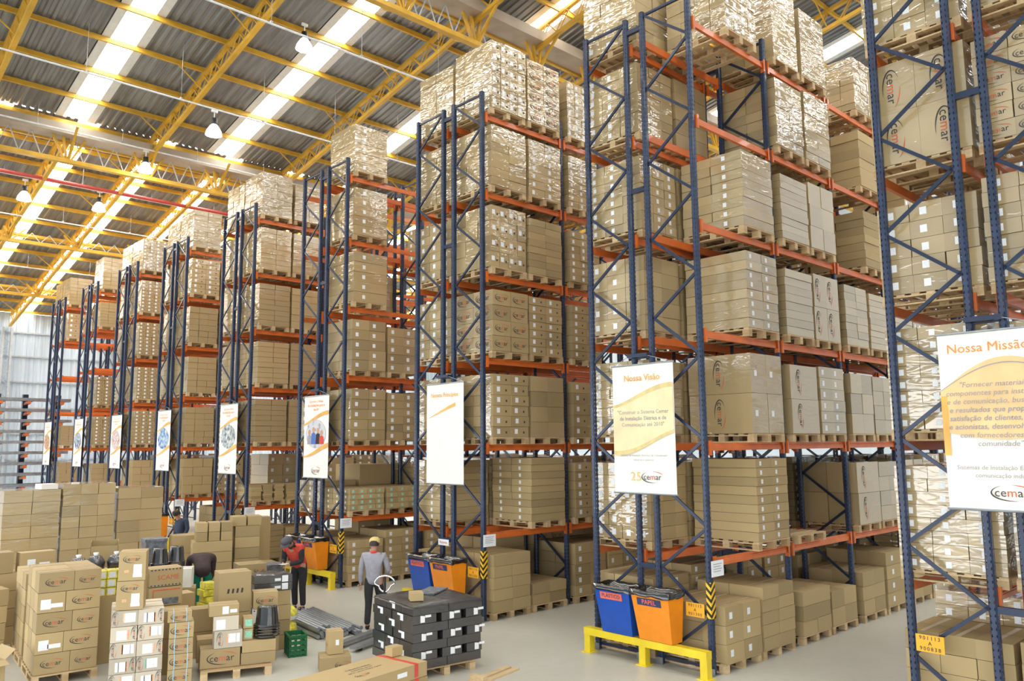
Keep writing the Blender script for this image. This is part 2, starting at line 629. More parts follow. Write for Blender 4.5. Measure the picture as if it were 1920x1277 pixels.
def load(cx, cy, z, lx, ly, H, nx, ny, nz, lab, label, group, detail=True, mat='cartw', rotz=0.0, logo=None, tops=False, alt=False, name='pallet_load', lean=0.0):
    """a stack of cartons on a pallet that moves as one wrapped block"""
    t = thing(name, label, 'carton load', (cx, cy, z), rotz, group)
    if not detail:
        o = link('stacked_cartons', far_mesh(lx, ly, H, nx, ny, nz, lab, mat), t)
        o['kind'] = 'stuff'
        return t
    rr = random.Random(int(abs(cx * 131 + cy * 17 + z * 71)))
    ch = H / nz
    for iz in range(nz):
        ax, ay = (nx, ny) if not (alt and iz % 2) else (max(1, nx - 1), max(1, ny + 1))
        cw, cd = lx / ax, ly / ay
        labs = lab_sets(lab, cw, cd, ch)
        for ix in range(ax):
            for iy in range(ay):
                if ix and iy and not (tops and iz == nz - 1):
                    continue
                L = tuple(q for q in labs if (q[0] == 'X' and ix == 0) or (q[0] == 'Y' and iy == 0))
                me = carton_mesh(cw, cd, ch, mat, L, tape=tops and iz == nz - 1)
                px = -lx / 2 + (ix + 0.5) * cw + rr.uniform(-0.008, 0.008) + lean * iz
                py = -ly / 2 + (iy + 0.5) * cd + rr.uniform(-0.008, 0.008)
                o = link('carton', me, t, (px, py, iz * ch), rr.uniform(-0.012, 0.012))
                if logo and iy == 0 and 'Y' in logo:
                    decal('printed_logo', LOGO, o, '-Y', (0, -cd / 2 - 0.002, ch * 0.5), scale=min(cw * 0.62, ch * 1.4))
                if logo and ix == 0 and 'X' in logo:
                    decal('printed_logo', LOGO, o, '-X', (-cw / 2 - 0.002, 0, ch * 0.5), scale=min(cd * 0.62, ch * 1.4))
                if logo and 'V' in logo and iy == 0:
                    decal('printed_logo', LOGO, o, '-Y', (-cw * 0.2, -cd / 2 - 0.002, ch * 0.5), spin=-math.pi / 2, scale=min(cw * 0.9, ch * 0.6))
                if logo and 'W' in logo and ix == 0:
                    decal('printed_logo', LOGO, o, '-X', (-cw / 2 - 0.002, 0, ch * 0.5), spin=-math.pi / 2, scale=min(cd * 0.9, ch * 0.6))
    return t

# ------------------------------------------------------------------ the shell
struct(link('floor', MB().box(-30, 48, -30, 52.2, -0.2, 0).mesh('floor', 'floor')))

S_ROOF = 0.184


def PZ(y):
    """height of the lower truss chords over y"""
    return 14.5 + S_ROOF * (29.7 - y)


ROOF_UP = 0.92
Y_RIDGE, Y_WALL = -6.0, 52.0
ceiling = struct(link('ceiling', None))
ZONES = [(-6.0, 29.7, [-14.05 + 5.6 * i for i in range(9)], 0.78), (29.7, 52.0, [-10.8 + 2.82 * i for i in range(15)], 0.74)]
X_MIN, X_MAX = -22.0, 34.0


def corrugated(x0, x1, y0, y1):
    b = MB()
    per, hh = 0.26, 0.045
    xs = []
    x = x0
    while x < x1 - 1e-6:
        for dx, dz in ((0, 0), (0.09, 0), (0.13, hh), (0.22, hh)):
            if x + dx < x1:
                xs.append((x + dx, dz))
        x += per
    xs.append((x1, 0))
    vs_ = []
    for xx, dz in xs:
        for yy in (y0, y1):
            vs_.append((xx, yy, PZ(yy) + ROOF_UP + dz))
    b.add(vs_, [(2 * i, 2 * i + 1, 2 * i + 3, 2 * i + 2) for i in range(len(xs) - 1)])
    return b


for y0, y1, sky, sw in ZONES:
    edges = [X_MIN]
    for c in sky:
        edges += [c - sw / 2, c + sw / 2]
    edges.append(X_MAX)
    for i in range(0, len(edges), 2):
        if edges[i + 1] > edges[i]:
            link('roof_sheet', corrugated(edges[i], edges[i + 1], y0, y1).mesh('roof_sheet', 'roof_sheet'), ceiling)
    for c in sky:
        b = MB()
        a, d = c - sw / 2 - 0.03, c + sw / 2 + 0.03
        b.add([(a, y0, PZ(y0) + ROOF_UP + 0.06), (d, y0, PZ(y0) + ROOF_UP + 0.06), (d, y1, PZ(y1) + ROOF_UP + 0.06), (a, y1, PZ(y1) + ROOF_UP + 0.06)], [(0, 3, 2, 1)])
        nm = 'skylight_panel_unseen' if c < -6 else 'skylight_panel'
        o = link(nm, b.mesh(nm, 'skylight'), ceiling)
        o['label'] = 'bright translucent skylight strip'
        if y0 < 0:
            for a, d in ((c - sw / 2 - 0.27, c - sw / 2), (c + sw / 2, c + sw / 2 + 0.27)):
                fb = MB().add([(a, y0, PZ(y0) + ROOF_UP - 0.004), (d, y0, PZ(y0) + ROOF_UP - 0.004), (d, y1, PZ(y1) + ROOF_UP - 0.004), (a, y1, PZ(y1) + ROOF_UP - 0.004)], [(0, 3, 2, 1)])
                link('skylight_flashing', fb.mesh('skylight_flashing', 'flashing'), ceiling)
# the slope on the other side of the ridge; unseen, with skylights added for reflections
b = MB()
zr = PZ(-6) + ROOF_UP
b.add([(X_MIN, -6, zr), (X_MAX, -6, zr), (X_MAX, -30, zr - 24 * S_ROOF), (X_MIN, -30, zr - 24 * S_ROOF)], [(0, 1, 2, 3)])
link('roof_slope', b.mesh('roof_slope', 'roof_sheet'), ceiling)
for c in ZONES[0][2]:
    b = MB()
    b.add([(c - 0.4, -6.2, zr - 0.05), (c + 0.4, -6.2, zr - 0.05), (c + 0.4, -29.8, zr - 0.05 - 23.6 * S_ROOF), (c - 0.4, -29.8, zr - 0.05 - 23.6 * S_ROOF)], [(0, 1, 2, 3)])
    link('skylight_panel_unseen', b.mesh('skylight_panel_unseen', 'skylight'), ceiling)

# purlins
PUR_Y = [20.88 + 1.8 * k for k in range(-14, 18)]
pur = MB().prism([(-0.04, -0.16), (0.04, -0.16), (0.04, -0.135), (-0.015, -0.135), (-0.015, -0.02), (0.04, -0.02), (0.04, 0), (-0.04, 0)], X_MIN, X_MAX).mesh('purlin', 'truss_yellow')
for y in PUR_Y:
    link('purlin', pur, ceiling, (0, y, PZ(y) + ROOF_UP - 0.005))

# roof trusses
TX = [-11.4, -5.78, -0.18, 5.4, 11.0, 16.55, 22.1]
TX_HALF = [-8.6, -3.0, 2.62, 8.2]
CHORD = 0.14
web_me = {}


def truss(x, y0, y1):
    t = link('roof_truss', None, ceiling)
    for nm, dz, hh in (('lower_chord', 0.06, 0.13), ('upper_chord', 0.70, 0.11)):
        link(nm, MB().bar((x, y0, PZ(y0) + dz), (x, y1, PZ(y1) + dz), CHORD, hh).mesh(nm, 'truss_yellow'), t)
    step = 0.45
    n = int((y1 - y0) / step)
    for i in range(n):
        ya, yb = y0 + i * step, y0 + (i + 1) * step
        lo, hi = (0.12, 0.66) if i % 2 == 0 else (0.66, 0.12)
        k = i % 2
        if k not in web_me:
            b = MB()
            for off in (-0.055, 0.055):
                b.bar((off, 0, lo), (off, step, hi - S_ROOF * step), 0.022, 0.04)
            web_me[k] = b.mesh('web', 'truss_yellow')
        link('web', web_me[k], t, (x, ya, PZ(ya)))


for x in TX:
    truss(x, 6.0 if x < 6 else 1.5, 51.8)
for x in TX_HALF:
    truss(x, 29.8, 51.8)
for x in (8.2, 13.8):
    truss(x, 3.0, 16.6)

# knee braces between purlins and trusses
kb = MB().bar((-0.95, 0, 0.80), (-0.05, 0, 0.10), 0.035, 0.035).mesh('knee_brace', 'truss_yellow')
for x in TX[1:6]:
    for i, y in enumerate(PUR_Y):
        if i % 2 == 0 and 8 < y < 51:
            link('knee_brace', kb, ceiling, (x, y, PZ(y)))

# longitudinal girders with gutters
for yg in (16.6, 29.7, 38.65, 45.4):
    z = PZ(yg)
    big = yg < 35
    if big:
        g = MB().prism([(-0.42, 0.16), (0.42, 0.16), (0.42, 0.52), (0.38, 0.52), (0.38, 0.20), (-0.38, 0.20), (-0.38, 0.52), (-0.42, 0.52)], X_MIN, X_MAX)
        link('gutter', g.mesh('gutter', 'gutter'), ceiling, (0, yg, z))
    gi = link('girder', None, ceiling)
    tie = -0.82 if big else -0.35
    link('tie_beam', MB().box(X_MIN, X_MAX, yg - 0.11, yg + 0.11, z + tie, z + tie + 0.15).mesh('tie_beam', 'truss_yellow'), gi)
    link('top_beam', MB().box(X_MIN, X_MAX, yg + 0.44, yg + 0.56, z + 0.10, z + 0.22).mesh('top_beam', 'truss_yellow'), gi)
    lace = MB()
    lace.bar((0, 0, tie + 0.14), (0.35, 0, 0.2), 0.03, 0.03).bar((0.35, 0, 0.2), (0.7, 0, tie + 0.14), 0.03, 0.03)
    lm = lace.mesh('lacing', 'lattice')
    for i in range(22):
        link('lacing', lm, gi, (-9.5 + 0.7 * i + 0.05, yg + 0.06, z))
    fan = MB()
    for dx in (-0.62, -0.22, 0.22, 0.62):
        fan.bar((dx * 0.15, 0, tie + 0.1), (dx, 0, 0.32), 0.10, 0.07)
    for dy in (-1.1, 1.1):
        fan.bar((0, 0, tie + 0.1), (0, dy, 0.05 - dy * S_ROOF), 0.07, 0.07)
    fm = fan.mesh('column_head', 'truss_yellow')
    for x in [TX[0] + 2.8 * i for i in range(12)]:
        link('column_head', fm, gi, (x, yg, z))

# far wall with girts and lattice columns
wall = struct(link('wall_back', None))
b = MB()
xs = []
x = X_MIN
while x < X_MAX:
    xs += [(x, 0), (x + 0.16, 0), (x + 0.20, 0.05), (x + 0.36, 0.05)]
    x += 0.40
b.add([(xx, Y_WALL - dz, zz) for xx, dz in xs for zz in (0, PZ(Y_WALL) + 0.9)], [(2 * i, 2 * i + 2, 2 * i + 3, 2 * i + 1) for i in range(len(xs) - 1)])
link('wall_sheeting', b.mesh('wall_sheeting', 'wall_sheet'), wall)
for z in (1.2, 2.7, 4.2, 5.7, 7.2, 8.7, 10.1):
    link('girt', MB().box(X_MIN, X_MAX, Y_WALL - 0.16, Y_WALL - 0.06, z, z + 0.08).mesh('girt', 'lattice'), wall)
for x in (-5.9, -0.35, 5.2, 10.8):
    c = link('lattice_column', None, wall, (x, Y_WALL - 0.5, 0))
    for dx in (-0.22, 0.22):
        link('column_flange', MB().box(dx - 0.06, dx + 0.06, -0.12, 0.12, 0, 10.35).mesh('column_flange', 'lattice'), c)
    z = 0.2
    cm = MB().bar((-0.2, 0, 0), (0.2, 0, 0.4), 0.05, 0.05).bar((0.2, 0, 0.4), (-0.2, 0, 0.8), 0.05, 0.05).mesh('lacing', 'lattice')
    while z < 9.5:
        link('lacing', cm, c, (0, 0, z))
        z += 0.8
# unseen left and front walls, added to shape sky light; right wall behind racks
struct(link('wall_left_unseen', MB().box(-18.2, -18.0, -30, 52, 5.4, 22).mesh('wall_left_unseen', 'wall_sheet')))  # invented wall, left open below so sky light enters low
struct(link('wall_front_unseen', MB().box(-18.2, X_MAX, -30.2, -30.0, 0, 17.55).mesh('wall_front_unseen', 'wall_sheet')))  # put in to keep sky light out on this side
struct(link('wall_right', MB().box(X_MAX, X_MAX + 0.2, -30, 52, 0, 22).mesh('wall_right', 'wall_sheet')))

# ------------------------------------------------------------------ pallet racks
LV = [0.0, 1.6576, 3.3717, 5.104, 6.836, 8.56, 10.2386]
TOP = 10.71
BAY = 2.367
D_F, GAP = 0.92, 0.357
YK = [0.0, 5.061, 10.16, 15.389, 20.593, 25.859, 30.935, 36.026, 41.154]
BAYS = [3, 7, 5, 5, 3, 3, 3, 3, 3]
SHORT = ['Nossa Missão', 'Nossa Visão', 'Nossos Princípios', 'people-photo banner', 'grey-photo banner', 'blue-photo banner', 'red-photo banner', 'dark-photo banner', 'orange-photo banner']
UY = [0.0, D_F, D_F + GAP, 2 * D_F + GAP]
up_b = MB()
up_b.add([(x, y, z) for z in (0, TOP) for x, y in ((-0.05, -0.03), (-0.03, -0.045), (0.03, -0.045), (0.05, -0.03), (0.05, 0.03), (0.03, 0.045), (-0.03, 0.045), (-0.05, 0.03))],
         [(i, (i + 1) % 8, 8 + (i + 1) % 8, 8 + i) for i in range(8)] + [tuple(range(8, 16)), tuple(range(8))[::-1]])
UPRIGHT = up_b.mesh('upright', 'upright')
FOOT = MB().box(-0.09, 0.09, -0.08, 0.08, 0, 0.012).box(-0.075, -0.055, -0.07, 0.07, 0.012, 0.10).mesh('foot_plate', 'steel')
bl = BAY - 0.10
beam_b = MB().prism([(-0.025, -0.12), (0.025, -0.12), (0.025, 0.0), (-0.003, 0.0), (-0.003, -0.035), (-0.018, -0.045), (-0.018, -0.062), (-0.025, -0.068)], 0, bl)
beam_b.box(-0.004, 0.004, -0.045, 0.04, -0.19, 0.035).box(bl - 0.004, bl + 0.004, -0.045, 0.04, -0.19, 0.035)
beam_b.box(0, 0.05, -0.052, -0.045, -0.19, 0.035).box(bl - 0.05, bl, -0.052, -0.045, -0.19, 0.035)
BEAM = beam_b.mesh('beam', 'orange')
NODE0, PER = 0.80, 1.31
BR_UP = MB().bar((0, 0, 0), (0, D_F - 0.06, PER / 2), 0.03, 0.045).mesh('diagonal_brace', 'brace')
BR_DN = MB().bar((0, 0, 0), (0, D_F - 0.06, -PER / 2), 0.03, 0.045).mesh('diagonal_brace', 'brace')
BR_H = MB().box(-0.02, 0.02, 0.03, D_F - 0.03, -0.02, 0.02).mesh('horizontal_brace', 'brace')
SPACER = MB().box(-0.03, 0.03, 0.045, GAP - 0.045, -0.04, 0.04).mesh('row_spacer', 'brace')
RACK_NAME = ['end of row carrying the Nossa Missão banner', 'carrying the Nossa Visão banner', 'carrying the Nossos Princípios banner', 'carrying the banner with photo of people',
             'carrying the banner with grey oval photo', 'carrying the banner with blue oval photo', 'carrying the banner with red oval photo', 'carrying the banner with dark oval photo', 'carrying the banner with orange oval photo']
racks = []
for k, yk in enumerate(YK):
    t = thing('pallet_rack', 'tall navy and orange double pallet rack ' + RACK_NAME[k], 'pallet rack', (0, yk, 0), group='rows of pallet racking')
    racks.append(t)
    for n in range(BAYS[k] + 1):
        x = n * BAY + 0.03
        for y in UY:
            link('upright', UPRIGHT, t, (x, y, 0))
            if n == 0 or k < 3:
                link('foot_plate', FOOT, t, (x, y, 0))
        for f in range(2):
            # outer upright of the frame at y=0 for the aisle frame, at y=max for the rear frame
            y_out = UY[0] if f == 0 else UY[3]
            sg = 1 if f == 0 else -1
            z = NODE0
            while z < TOP - 0.2:
                for me, dz in ((BR_UP, 0.025), (BR_DN, -0.025)):
                    if z + dz * 30 > TOP - 0.1 and me is BR_UP and z + PER / 2 > TOP:
                        continue
                    o = link('diagonal_brace', me, t, (x, y_out + sg * 0.03, z + dz))
                    if sg < 0:
                        o.scale = (1, -1, 1)
                z += PER
            for zh in (0.10, TOP - 0.06):
                link('horizontal_brace', BR_H, t, (x, UY[0] if f == 0 else UY[2], zh))
        for z in (1.45, 4.79, 7.6, 10.45):
            link('row_spacer', SPACER, t, (x, UY[1], z))
    for n in range(BAYS[k]):
        for l in range(1, 7):
            for i, y in enumerate((UY[0] - 0.02, UY[1] + 0.02, UY[2] - 0.02, UY[3] + 0.02)):
                o = link('beam', BEAM, t, (n * BAY + 0.08, y, LV[l]))
                if i % 2:
                    o.scale = (1, -1, 1)

ORD = ['first', 'second', 'third', 'fourth', 'fifth', 'sixth', 'seventh', 'eighth', 'ninth', 'tenth', 'eleventh', 'twelfth', 'thirteenth', 'fourteenth']
LVW = ['floor', 'first beam', 'second beam', 'third beam', 'fourth beam', 'fifth beam', 'sixth beam']
LX, LY = 1.0, 1.2
STYLES = [(3, 3, 7, 'xy'), (2, 3, 8, 'y'), (3, 2, 6, 'yy'), (2, 2, 5, 'xy'), (3, 4, 7, 'x'), (2, 3, 9, 'y'), (4, 3, 8, 'xy'), (3, 3, 6, 'none'), (2, 2, 7, 'yy')]


def put(k, row, lvl, slot, st=None, H=1.28, logo=None, lx=LX, ly=LY, dx=0.0, pal=True, mat='cartw', far=False, **kw):
    """a pallet with its load in rack k; row 'F' = aisle side, 'B' = rear; slot counted from the end frame"""
    x = (slot // 2) * BAY + (0.16 if slot % 2 == 0 else 1.24) + 0.5 + dx
    y = YK[k] + (-0.14 if row == 'F' else 1.137) + 0.6
    side = 'aisle row' if row == 'F' else 'rear row'
    where = '%s level, %s place from end frame, %s, %s rack' % (LVW[lvl], ORD[slot], side, SHORT[k])
    rr = random.Random(k * 1000 + lvl * 100 + slot * 10 + (row == 'F'))
    near = k <= 3 and not far
    if pal:
        pallet(x, y, LV[lvl] + 0.001, 'pallet, ' + where, 'pallets in the racks', detail=not far and (k <= 1 and (row == 'F' or slot == 0)) or (k == 2 and slot == 0 and row == 'F' and not far))
    if st == 'empty':
        return
    if st is None:
        st = rr.choice(STYLES)
    nx, ny, nz, lab = st
    load(x + rr.uniform(-0.012, 0.012), y + rr.uniform(-0.02, 0.02), LV[lvl] + 0.145, lx, ly, H * rr.uniform(0.97, 1.02), nx, ny, nz, lab,
         'carton load, ' + where, 'carton loads in the racks', detail=near, mat=mat, logo=logo, tops=lvl <= 1, **kw)


A, B_, C_, D_, E_, F_, G_, H_, I_ = range(9)
# deeper places of the long rows, seen only through gaps
for l in range(0, 3):
    for s in range(7, 11):
        put(1, 'F', l, s, far=True)
        put(1, 'B', l, s - 1, far=True)
for l in range(3, 7):
    put(1, 'F', l, 7, far=True)
for l in (0, 1):
    for s in (4, 5):
        put(2, 'F', l, s, far=True)
    for s in (3, 4):
        put(2, 'B', l, s, far=True)
for s in range(2, 6):
    put(3, 'F', 1, s, far=True)
    put(3, 'B', 1, s, far=True)
for s in range(3, 6):
    put(3, 'F', 0, s, far=True)
    put(3, 'F', 2, s - 1, far=True)
for k in (4, 5, 6):
    put(k, 'F', 1, 3)
    put(k, 'B', 1, 2)
# --- rack A (only its cross-aisle end shows): rear row = left half, aisle row = right half
put(A, 'B', 6, 0, (1, 2, 2, 'none'), 1.35, logo='W', ly=1.15)
put(A, 'F', 6, 0, (2, 3, 6, 'none'), 1.3, logo='X')
put(A, 'B', 5, 0, (3, 3, 6, 'x'), 1.32)
put(A, 'F', 5, 0, (2, 3, 6, 'none'), 1.3, logo='X')
put(A, 'B', 4, 0, (1, 2, 2, 'none'), 1.38, logo='W')
put(A, 'F', 4, 0, (2, 3, 6, 'none'), 1.3, logo='X')
put(A, 'B', 3, 0, (3, 3, 5, 'x'), 1.2)
put(A, 'F', 3, 0, (2, 3, 7, 'x'), 1.3)
put(A, 'B', 2, 0, (3, 3, 8, 'x'), 1.28)
put(A, 'F', 2, 0, (2, 3, 8, 'x'), 1.28)
put(A, 'B', 1, 0, (3, 3, 8, 'x'), 1.25)
put(A, 'F', 1, 0, (2, 2, 4, 'none'), 1.2)
put(A, 'B', 0, 0, (2, 3, 4, 'none'), 0.92, mat='cart')
put(A, 'F', 0, 0, (2, 3, 4, 'none'), 0.95, mat='cart')
for l in range(0, 7):
    put(A, 'B', l, 1)
# --- rack B
for l in range(1, 7):
    put(B_, 'B', l, 0, [None, (3, 4, 6, 'x'), (2, 3, 8, 'x'), (2, 3, 5, 'x'), (3, 3, 8, 'xy'), (3, 3, 7, 'x'), (2, 3, 6, 'x')][l], 1.42 if l == 6 else 1.27, mat='cartw')
    put(B_, 'B', l, 1, (2, 2, 5, 'none'))
    if l < 5:
        put(B_, 'B', l, 2)
        put(B_, 'B', l, 3)
    if l < 6:
        put(B_, 'B', l, 4, far=True)
        put(B_, 'B', l, 5, far=True)
put(B_, 'B', 0, 0, (2, 3, 6, 'y'), 1.1, mat='cart')
put(B_, 'B', 0, 1, (2, 3, 7, 'y'), 1.2, mat='cart')
put(B_, 'B', 0, 2, (2, 3, 5, 'y'), 1.2, mat='cart')
put(B_, 'B', 0, 3, (2, 2, 5, 'y'), 1.1, mat='cart')
put(B_, 'B', 0, 4, (2, 2, 4, 'none'), 1.0, mat='cart')
put(B_, 'B', 0, 5, (2, 2, 4, 'none'), 0.9, mat='cart')
put(B_, 'F', 6, 1, (4, 4, 7, 'y'), 1.45, dx=-0.3)
put(B_, 'F', 6, 2, (1, 2, 2, 'none'), 1.5, lx=0.9)
put(B_, 'F', 6, 3, (1, 3, 2, 'x'), 1.35)
put(B_, 'F', 6, 5, (3, 4, 8, 'none'), 1.2)
put(B_, 'F', 6, 6, (3, 3, 6, 'none'), 1.2)
put(B_, 'F', 5, 2, (2, 2, 7, 'y'), 1.3)
put(B_, 'F', 5, 3, (2, 2, 9, 'x'), 1.35)
put(B_, 'F', 5, 5, (1, 2, 6, 'none'), 1.2, mat='cart')
put(B_, 'F', 4, 1, (1, 2, 8, 'x'), 1.32)
put(B_, 'F', 4, 2, (1, 2, 9, 'none'), 1.2)
put(B_, 'F', 4, 3, (2, 2, 3, 'none'), 1.25)
put(B_, 'F', 4, 5, (1, 2, 7, 'none'), 1.2, mat='cart')
put(B_, 'F', 4, 6, (2, 2, 7, 'none'), 1.2)
put(B_, 'F', 3, 1, (2, 1, 8, 'y'), 1.28)
put(B_, 'F', 3, 2, (1, 2, 8, 'none'), 1.2)
put(B_, 'F', 3, 3, (2, 2, 2, 'none'), 1.25, logo='V')
put(B_, 'F', 3, 4, (2, 2, 8, 'none'), 1.22)
put(B_, 'F', 3, 5, (1, 2, 9, 'none'), 1.15)
put(B_, 'F', 3, 6, (2, 2, 7, 'none'), 1.2)
put(B_, 'F', 2, 1, (2, 1, 2, 'y'), 1.32, logo='W')
put(B_, 'F', 2, 2, (1, 2, 2, 'none'), 1.22, logo='V')
put(B_, 'F', 2, 3, (2, 2, 6, 'y'), 1.24)
put(B_, 'F', 2, 4, (2, 2, 3, 'none'), 1.2)
put(B_, 'F', 2, 5, (2, 2, 4, 'none'), 1.2)
put(B_, 'F', 2, 6, (2, 2, 4, 'none'), 1.2)
put(B_, 'F', 1, 1, (2, 1, 9, 'y'), 1.3, lean=0.002, mat='cart')
put(B_, 'F', 1, 2, 'empty')
put(B_, 'F', 1, 4, (1, 2, 2, 'none'), 1.15, logo='V')
put(B_, 'F', 1, 5, (2, 2, 4, 'none'), 1.18)
put(B_, 'F', 1, 6, (2, 2, 5, 'none'), 1.18)
put(B_, 'F', 0, 0, (2, 3, 3, 'y'), 0.80, mat='cart')
put(B_, 'F', 0, 1, (2, 2, 5, 'none'), 0.98, mat='cart')
put(B_, 'F', 0, 2, (2, 2, 3, 'none'), 0.74, mat='cart')
put(B_, 'F', 0, 3, (2, 2, 2, 'none'), 0.58, mat='cart')
put(B_, 'F', 0, 4, (2, 2, 3, 'none'), 0.80, mat='cart')
put(B_, 'F', 0, 5, (1, 2, 4, 'y'), 1.05, mat='cart')
put(B_, 'F', 0, 6, (2, 2, 2, 'none'), 0.5, mat='cart')
# --- rack C
put(C_, 'F', 6, 0, (4, 4, 6, 'yy'), 1.48)
put(C_, 'F', 6, 1, (2, 2, 6, 'none'), 1.42, logo='Y')
put(C_, 'F', 6, 2, (4, 3, 8, 'y'), 1.3)
put(C_, 'F', 5, 0, (2, 3, 7, 'none'), 1.33)
put(C_, 'F', 5, 1, (2, 2, 7, 'y'), 1.25)
put(C_, 'F', 5, 2, (3, 3, 8, 'y'), 1.22)
put(C_, 'F', 4, 0, (4, 3, 4, 'yy'), 1.28)
put(C_, 'F', 4, 1, (2, 2, 8, 'x'), 1.22)
put(C_, 'F', 4, 2, (3, 3, 7, 'y'), 1.2)
put(C_, 'F', 3, 0, (2, 2, 4, 'none'), 1.28, logo='XY')
put(C_, 'F', 3, 1, (2, 2, 7, 'yy'), 1.26)
put(C_, 'F', 3, 2, (2, 2, 7, 'yy'), 1.2)
put(C_, 'F', 2, 0, (2, 2, 6, 'yy'), 1.3)
put(C_, 'F', 2, 1, (2, 2, 4, 'none'), 1.25)
put(C_, 'F', 2, 2, (2, 2, 5, 'yy'), 1.2)
put(C_, 'F', 1, 1, (1, 2, 9, 'x'), 1.30, dx=-0.02, mat='cart')
put(C_, 'F', 1, 2, (2, 2, 6, 'yy'), 1.18)
put(C_, 'F', 1, 3, (2, 2, 6, 'y'), 1.18)
put(C_, 'F', 0, 0, (2, 2, 5, 'none'), 1.12, mat='cart')
put(C_, 'F', 0, 1, (2, 2, 2, 'none'), 0.42, mat='cart')
put(C_, 'F', 0, 2, (2, 2, 5, 'y'), 1.1, mat='cart')
put(C_, 'F', 0, 3, (2, 2, 4, 'y'), 1.0, mat='cart')
for l in range(1, 7):
    put(C_, 'B', l, 0, [None, (1, 1, 9, 'x'), (3, 3, 7, 'none'), (2, 3, 6, 'x'), (3, 3, 6, 'x'), (2, 2, 6, 'none'), (1, 2, 6, 'none')][l], 1.36 if l == 6 else 1.28)
    put(C_, 'B', l, 1)
put(C_, 'B', 1, 2)
put(C_, 'B', 0, 0, (2, 2, 4, 'y'), 1.0, mat='cart')
put(C_, 'B', 0, 1, (2, 2, 5, 'none'), 1.25, mat='cart')
put(C_, 'B', 0, 2, (2, 2, 4, 'none'), 1.3, logo='Y', mat='cart')
# --- rack D
put(D_, 'F', 6, 0, (1, 2, 5, 'y'), 1.28)
put(D_, 'F', 5, 0, (1, 2, 5, 'y'), 1.25)
put(D_, 'F', 4, 0, (1, 2, 5, 'y'), 1.3)
put(D_, 'F', 3, 0, (2, 2, 5, 'y'), 1.28)
put(D_, 'F', 3, 1, (2, 2, 5, 'y'), 1.2)
put(D_, 'F', 2, 0, (2, 2, 5, 'y'), 1.28)
put(D_, 'F', 2, 1, (2, 2, 6, 'y'), 1.22)
put(D_, 'F', 1, 0, (4, 3, 4, 'g'), 0.52, mat='cart')
put(D_, 'F', 1, 1, (3, 3, 4, 'g'), 0.55, mat='cart')
put(D_, 'F', 0, 0, (2, 2, 5, 'y'), 0.95, mat='cart')
put(D_, 'F', 0, 1, (2, 3, 6, 'y'), 1.12, mat='cart')
put(D_, 'F', 0, 2, (2, 2, 6, 'y'), 1.2, mat='cart')
put(D_, 'B', 1, 0, (2, 3, 5, 'x'), 0.7, mat='cartw')
put(D_, 'B', 1, 1, (1, 1, 2, 'none'), 1.1, mat='cart')
put(D_, 'B', 0, 0, (2, 2, 4, 'y'), 1.0, mat='cart')
put(D_, 'B', 0, 1, (2, 2, 4, 'y'), 1.25, mat='cart')
put(D_, 'B', 2, 0, (2, 3, 5, 'x'), 1.2)
for l in (3, 4):
    put(D_, 'B', l, 1, (2, 3, 5, 'x'), 1.1)
put(D_, 'F', 4, 3, (2, 3, 5, 'x'), 1.2)
put(D_, 'F', 5, 3, (2, 3, 6, 'x'), 1.2)
put(D_, 'B', 5, 3, (2, 3, 6, 'x'), 1.2)
# --- rack E
put(E_, 'F', 6, 0, (2, 3, 5, 'none'), 1.32)
put(E_, 'F', 6, 1, (2, 2, 6, 'none'), 1.15)
for l in range(2, 6):
    for s in range(3):
        put(E_, 'F', l, s, (2, 3, 8, 'none') if s == 0 else (3, 3, 6, 'none'), 1.25)
put(E_, 'F', 1, 2, (2, 2, 5, 'y'), 1.2)
put(E_, 'F', 0, 0, (2, 2, 6, 'none'), 0.95, mat='cart')
put(E_, 'F', 0, 1, (2, 2, 6, 'none'), 0.85, mat='cart')
put(E_, 'B', 1, 1, (2, 2, 4, 'y'), 1.35)
for l in range(2, 7):
    put(E_, 'B', l, 0, (2, 3, 6, 'none'), 1.26)
    if l < 6:
        put(E_, 'B', l, 1)
# --- rack F
put(F_, 'F', 6, 0, (2, 3, 7, 'none'), 1.3)
for l in range(2, 6):
    put(F_, 'F', l, 0, (3, 3, 6, 'none') if l in (2, 3, 4) else (2, 3, 7, 'yy'), 1.24)
    put(F_, 'F', l, 1)
    put(F_, 'B', l, 0, (3, 3, 7, 'none'), 1.24)
put(F_, 'F', 1, 0, (3, 2, 4, 'none'), 1.2, mat='cart')
put(F_, 'F', 1, 1)
put(F_, 'F', 0, 1, (3, 2, 4, 'none'), 1.2, mat='cart')
put(F_, 'B', 6, 0, (3, 3, 7, 'none'), 1.2)
# --- rack G
for l in range(2, 7):
    put(G_, 'F', l, 0, (4, 3, 9, 'yy'), 1.28)
    put(G_, 'F', l, 1)
    put(G_, 'B', l, 0, (3, 3, 7, 'none'), 1.24)
put(G_, 'F', 1, 0, (3, 2, 4, 'none'), 1.1, mat='cart')
put(G_, 'F', 1, 1)
# --- rack H
put(H_, 'F', 6, 0, (3, 3, 8, 'none'), 1.4)
put(H_, 'F', 6, 1, (3, 3, 7, 'none'), 1.3)
put(H_, 'F', 5, 0, (3, 3, 8, 'none'), 1.1)
put(H_, 'F', 3, 0, (3, 3, 8, 'yy'), 1.24)
put(H_, 'F', 2, 0, (3, 3, 8, 'yy'), 1.24)
put(H_, 'F', 4, 2, (2, 2, 8, 'none'), 1.2)
put(H_, 'F', 1, 0, (2, 2, 4, 'none'), 0.9)
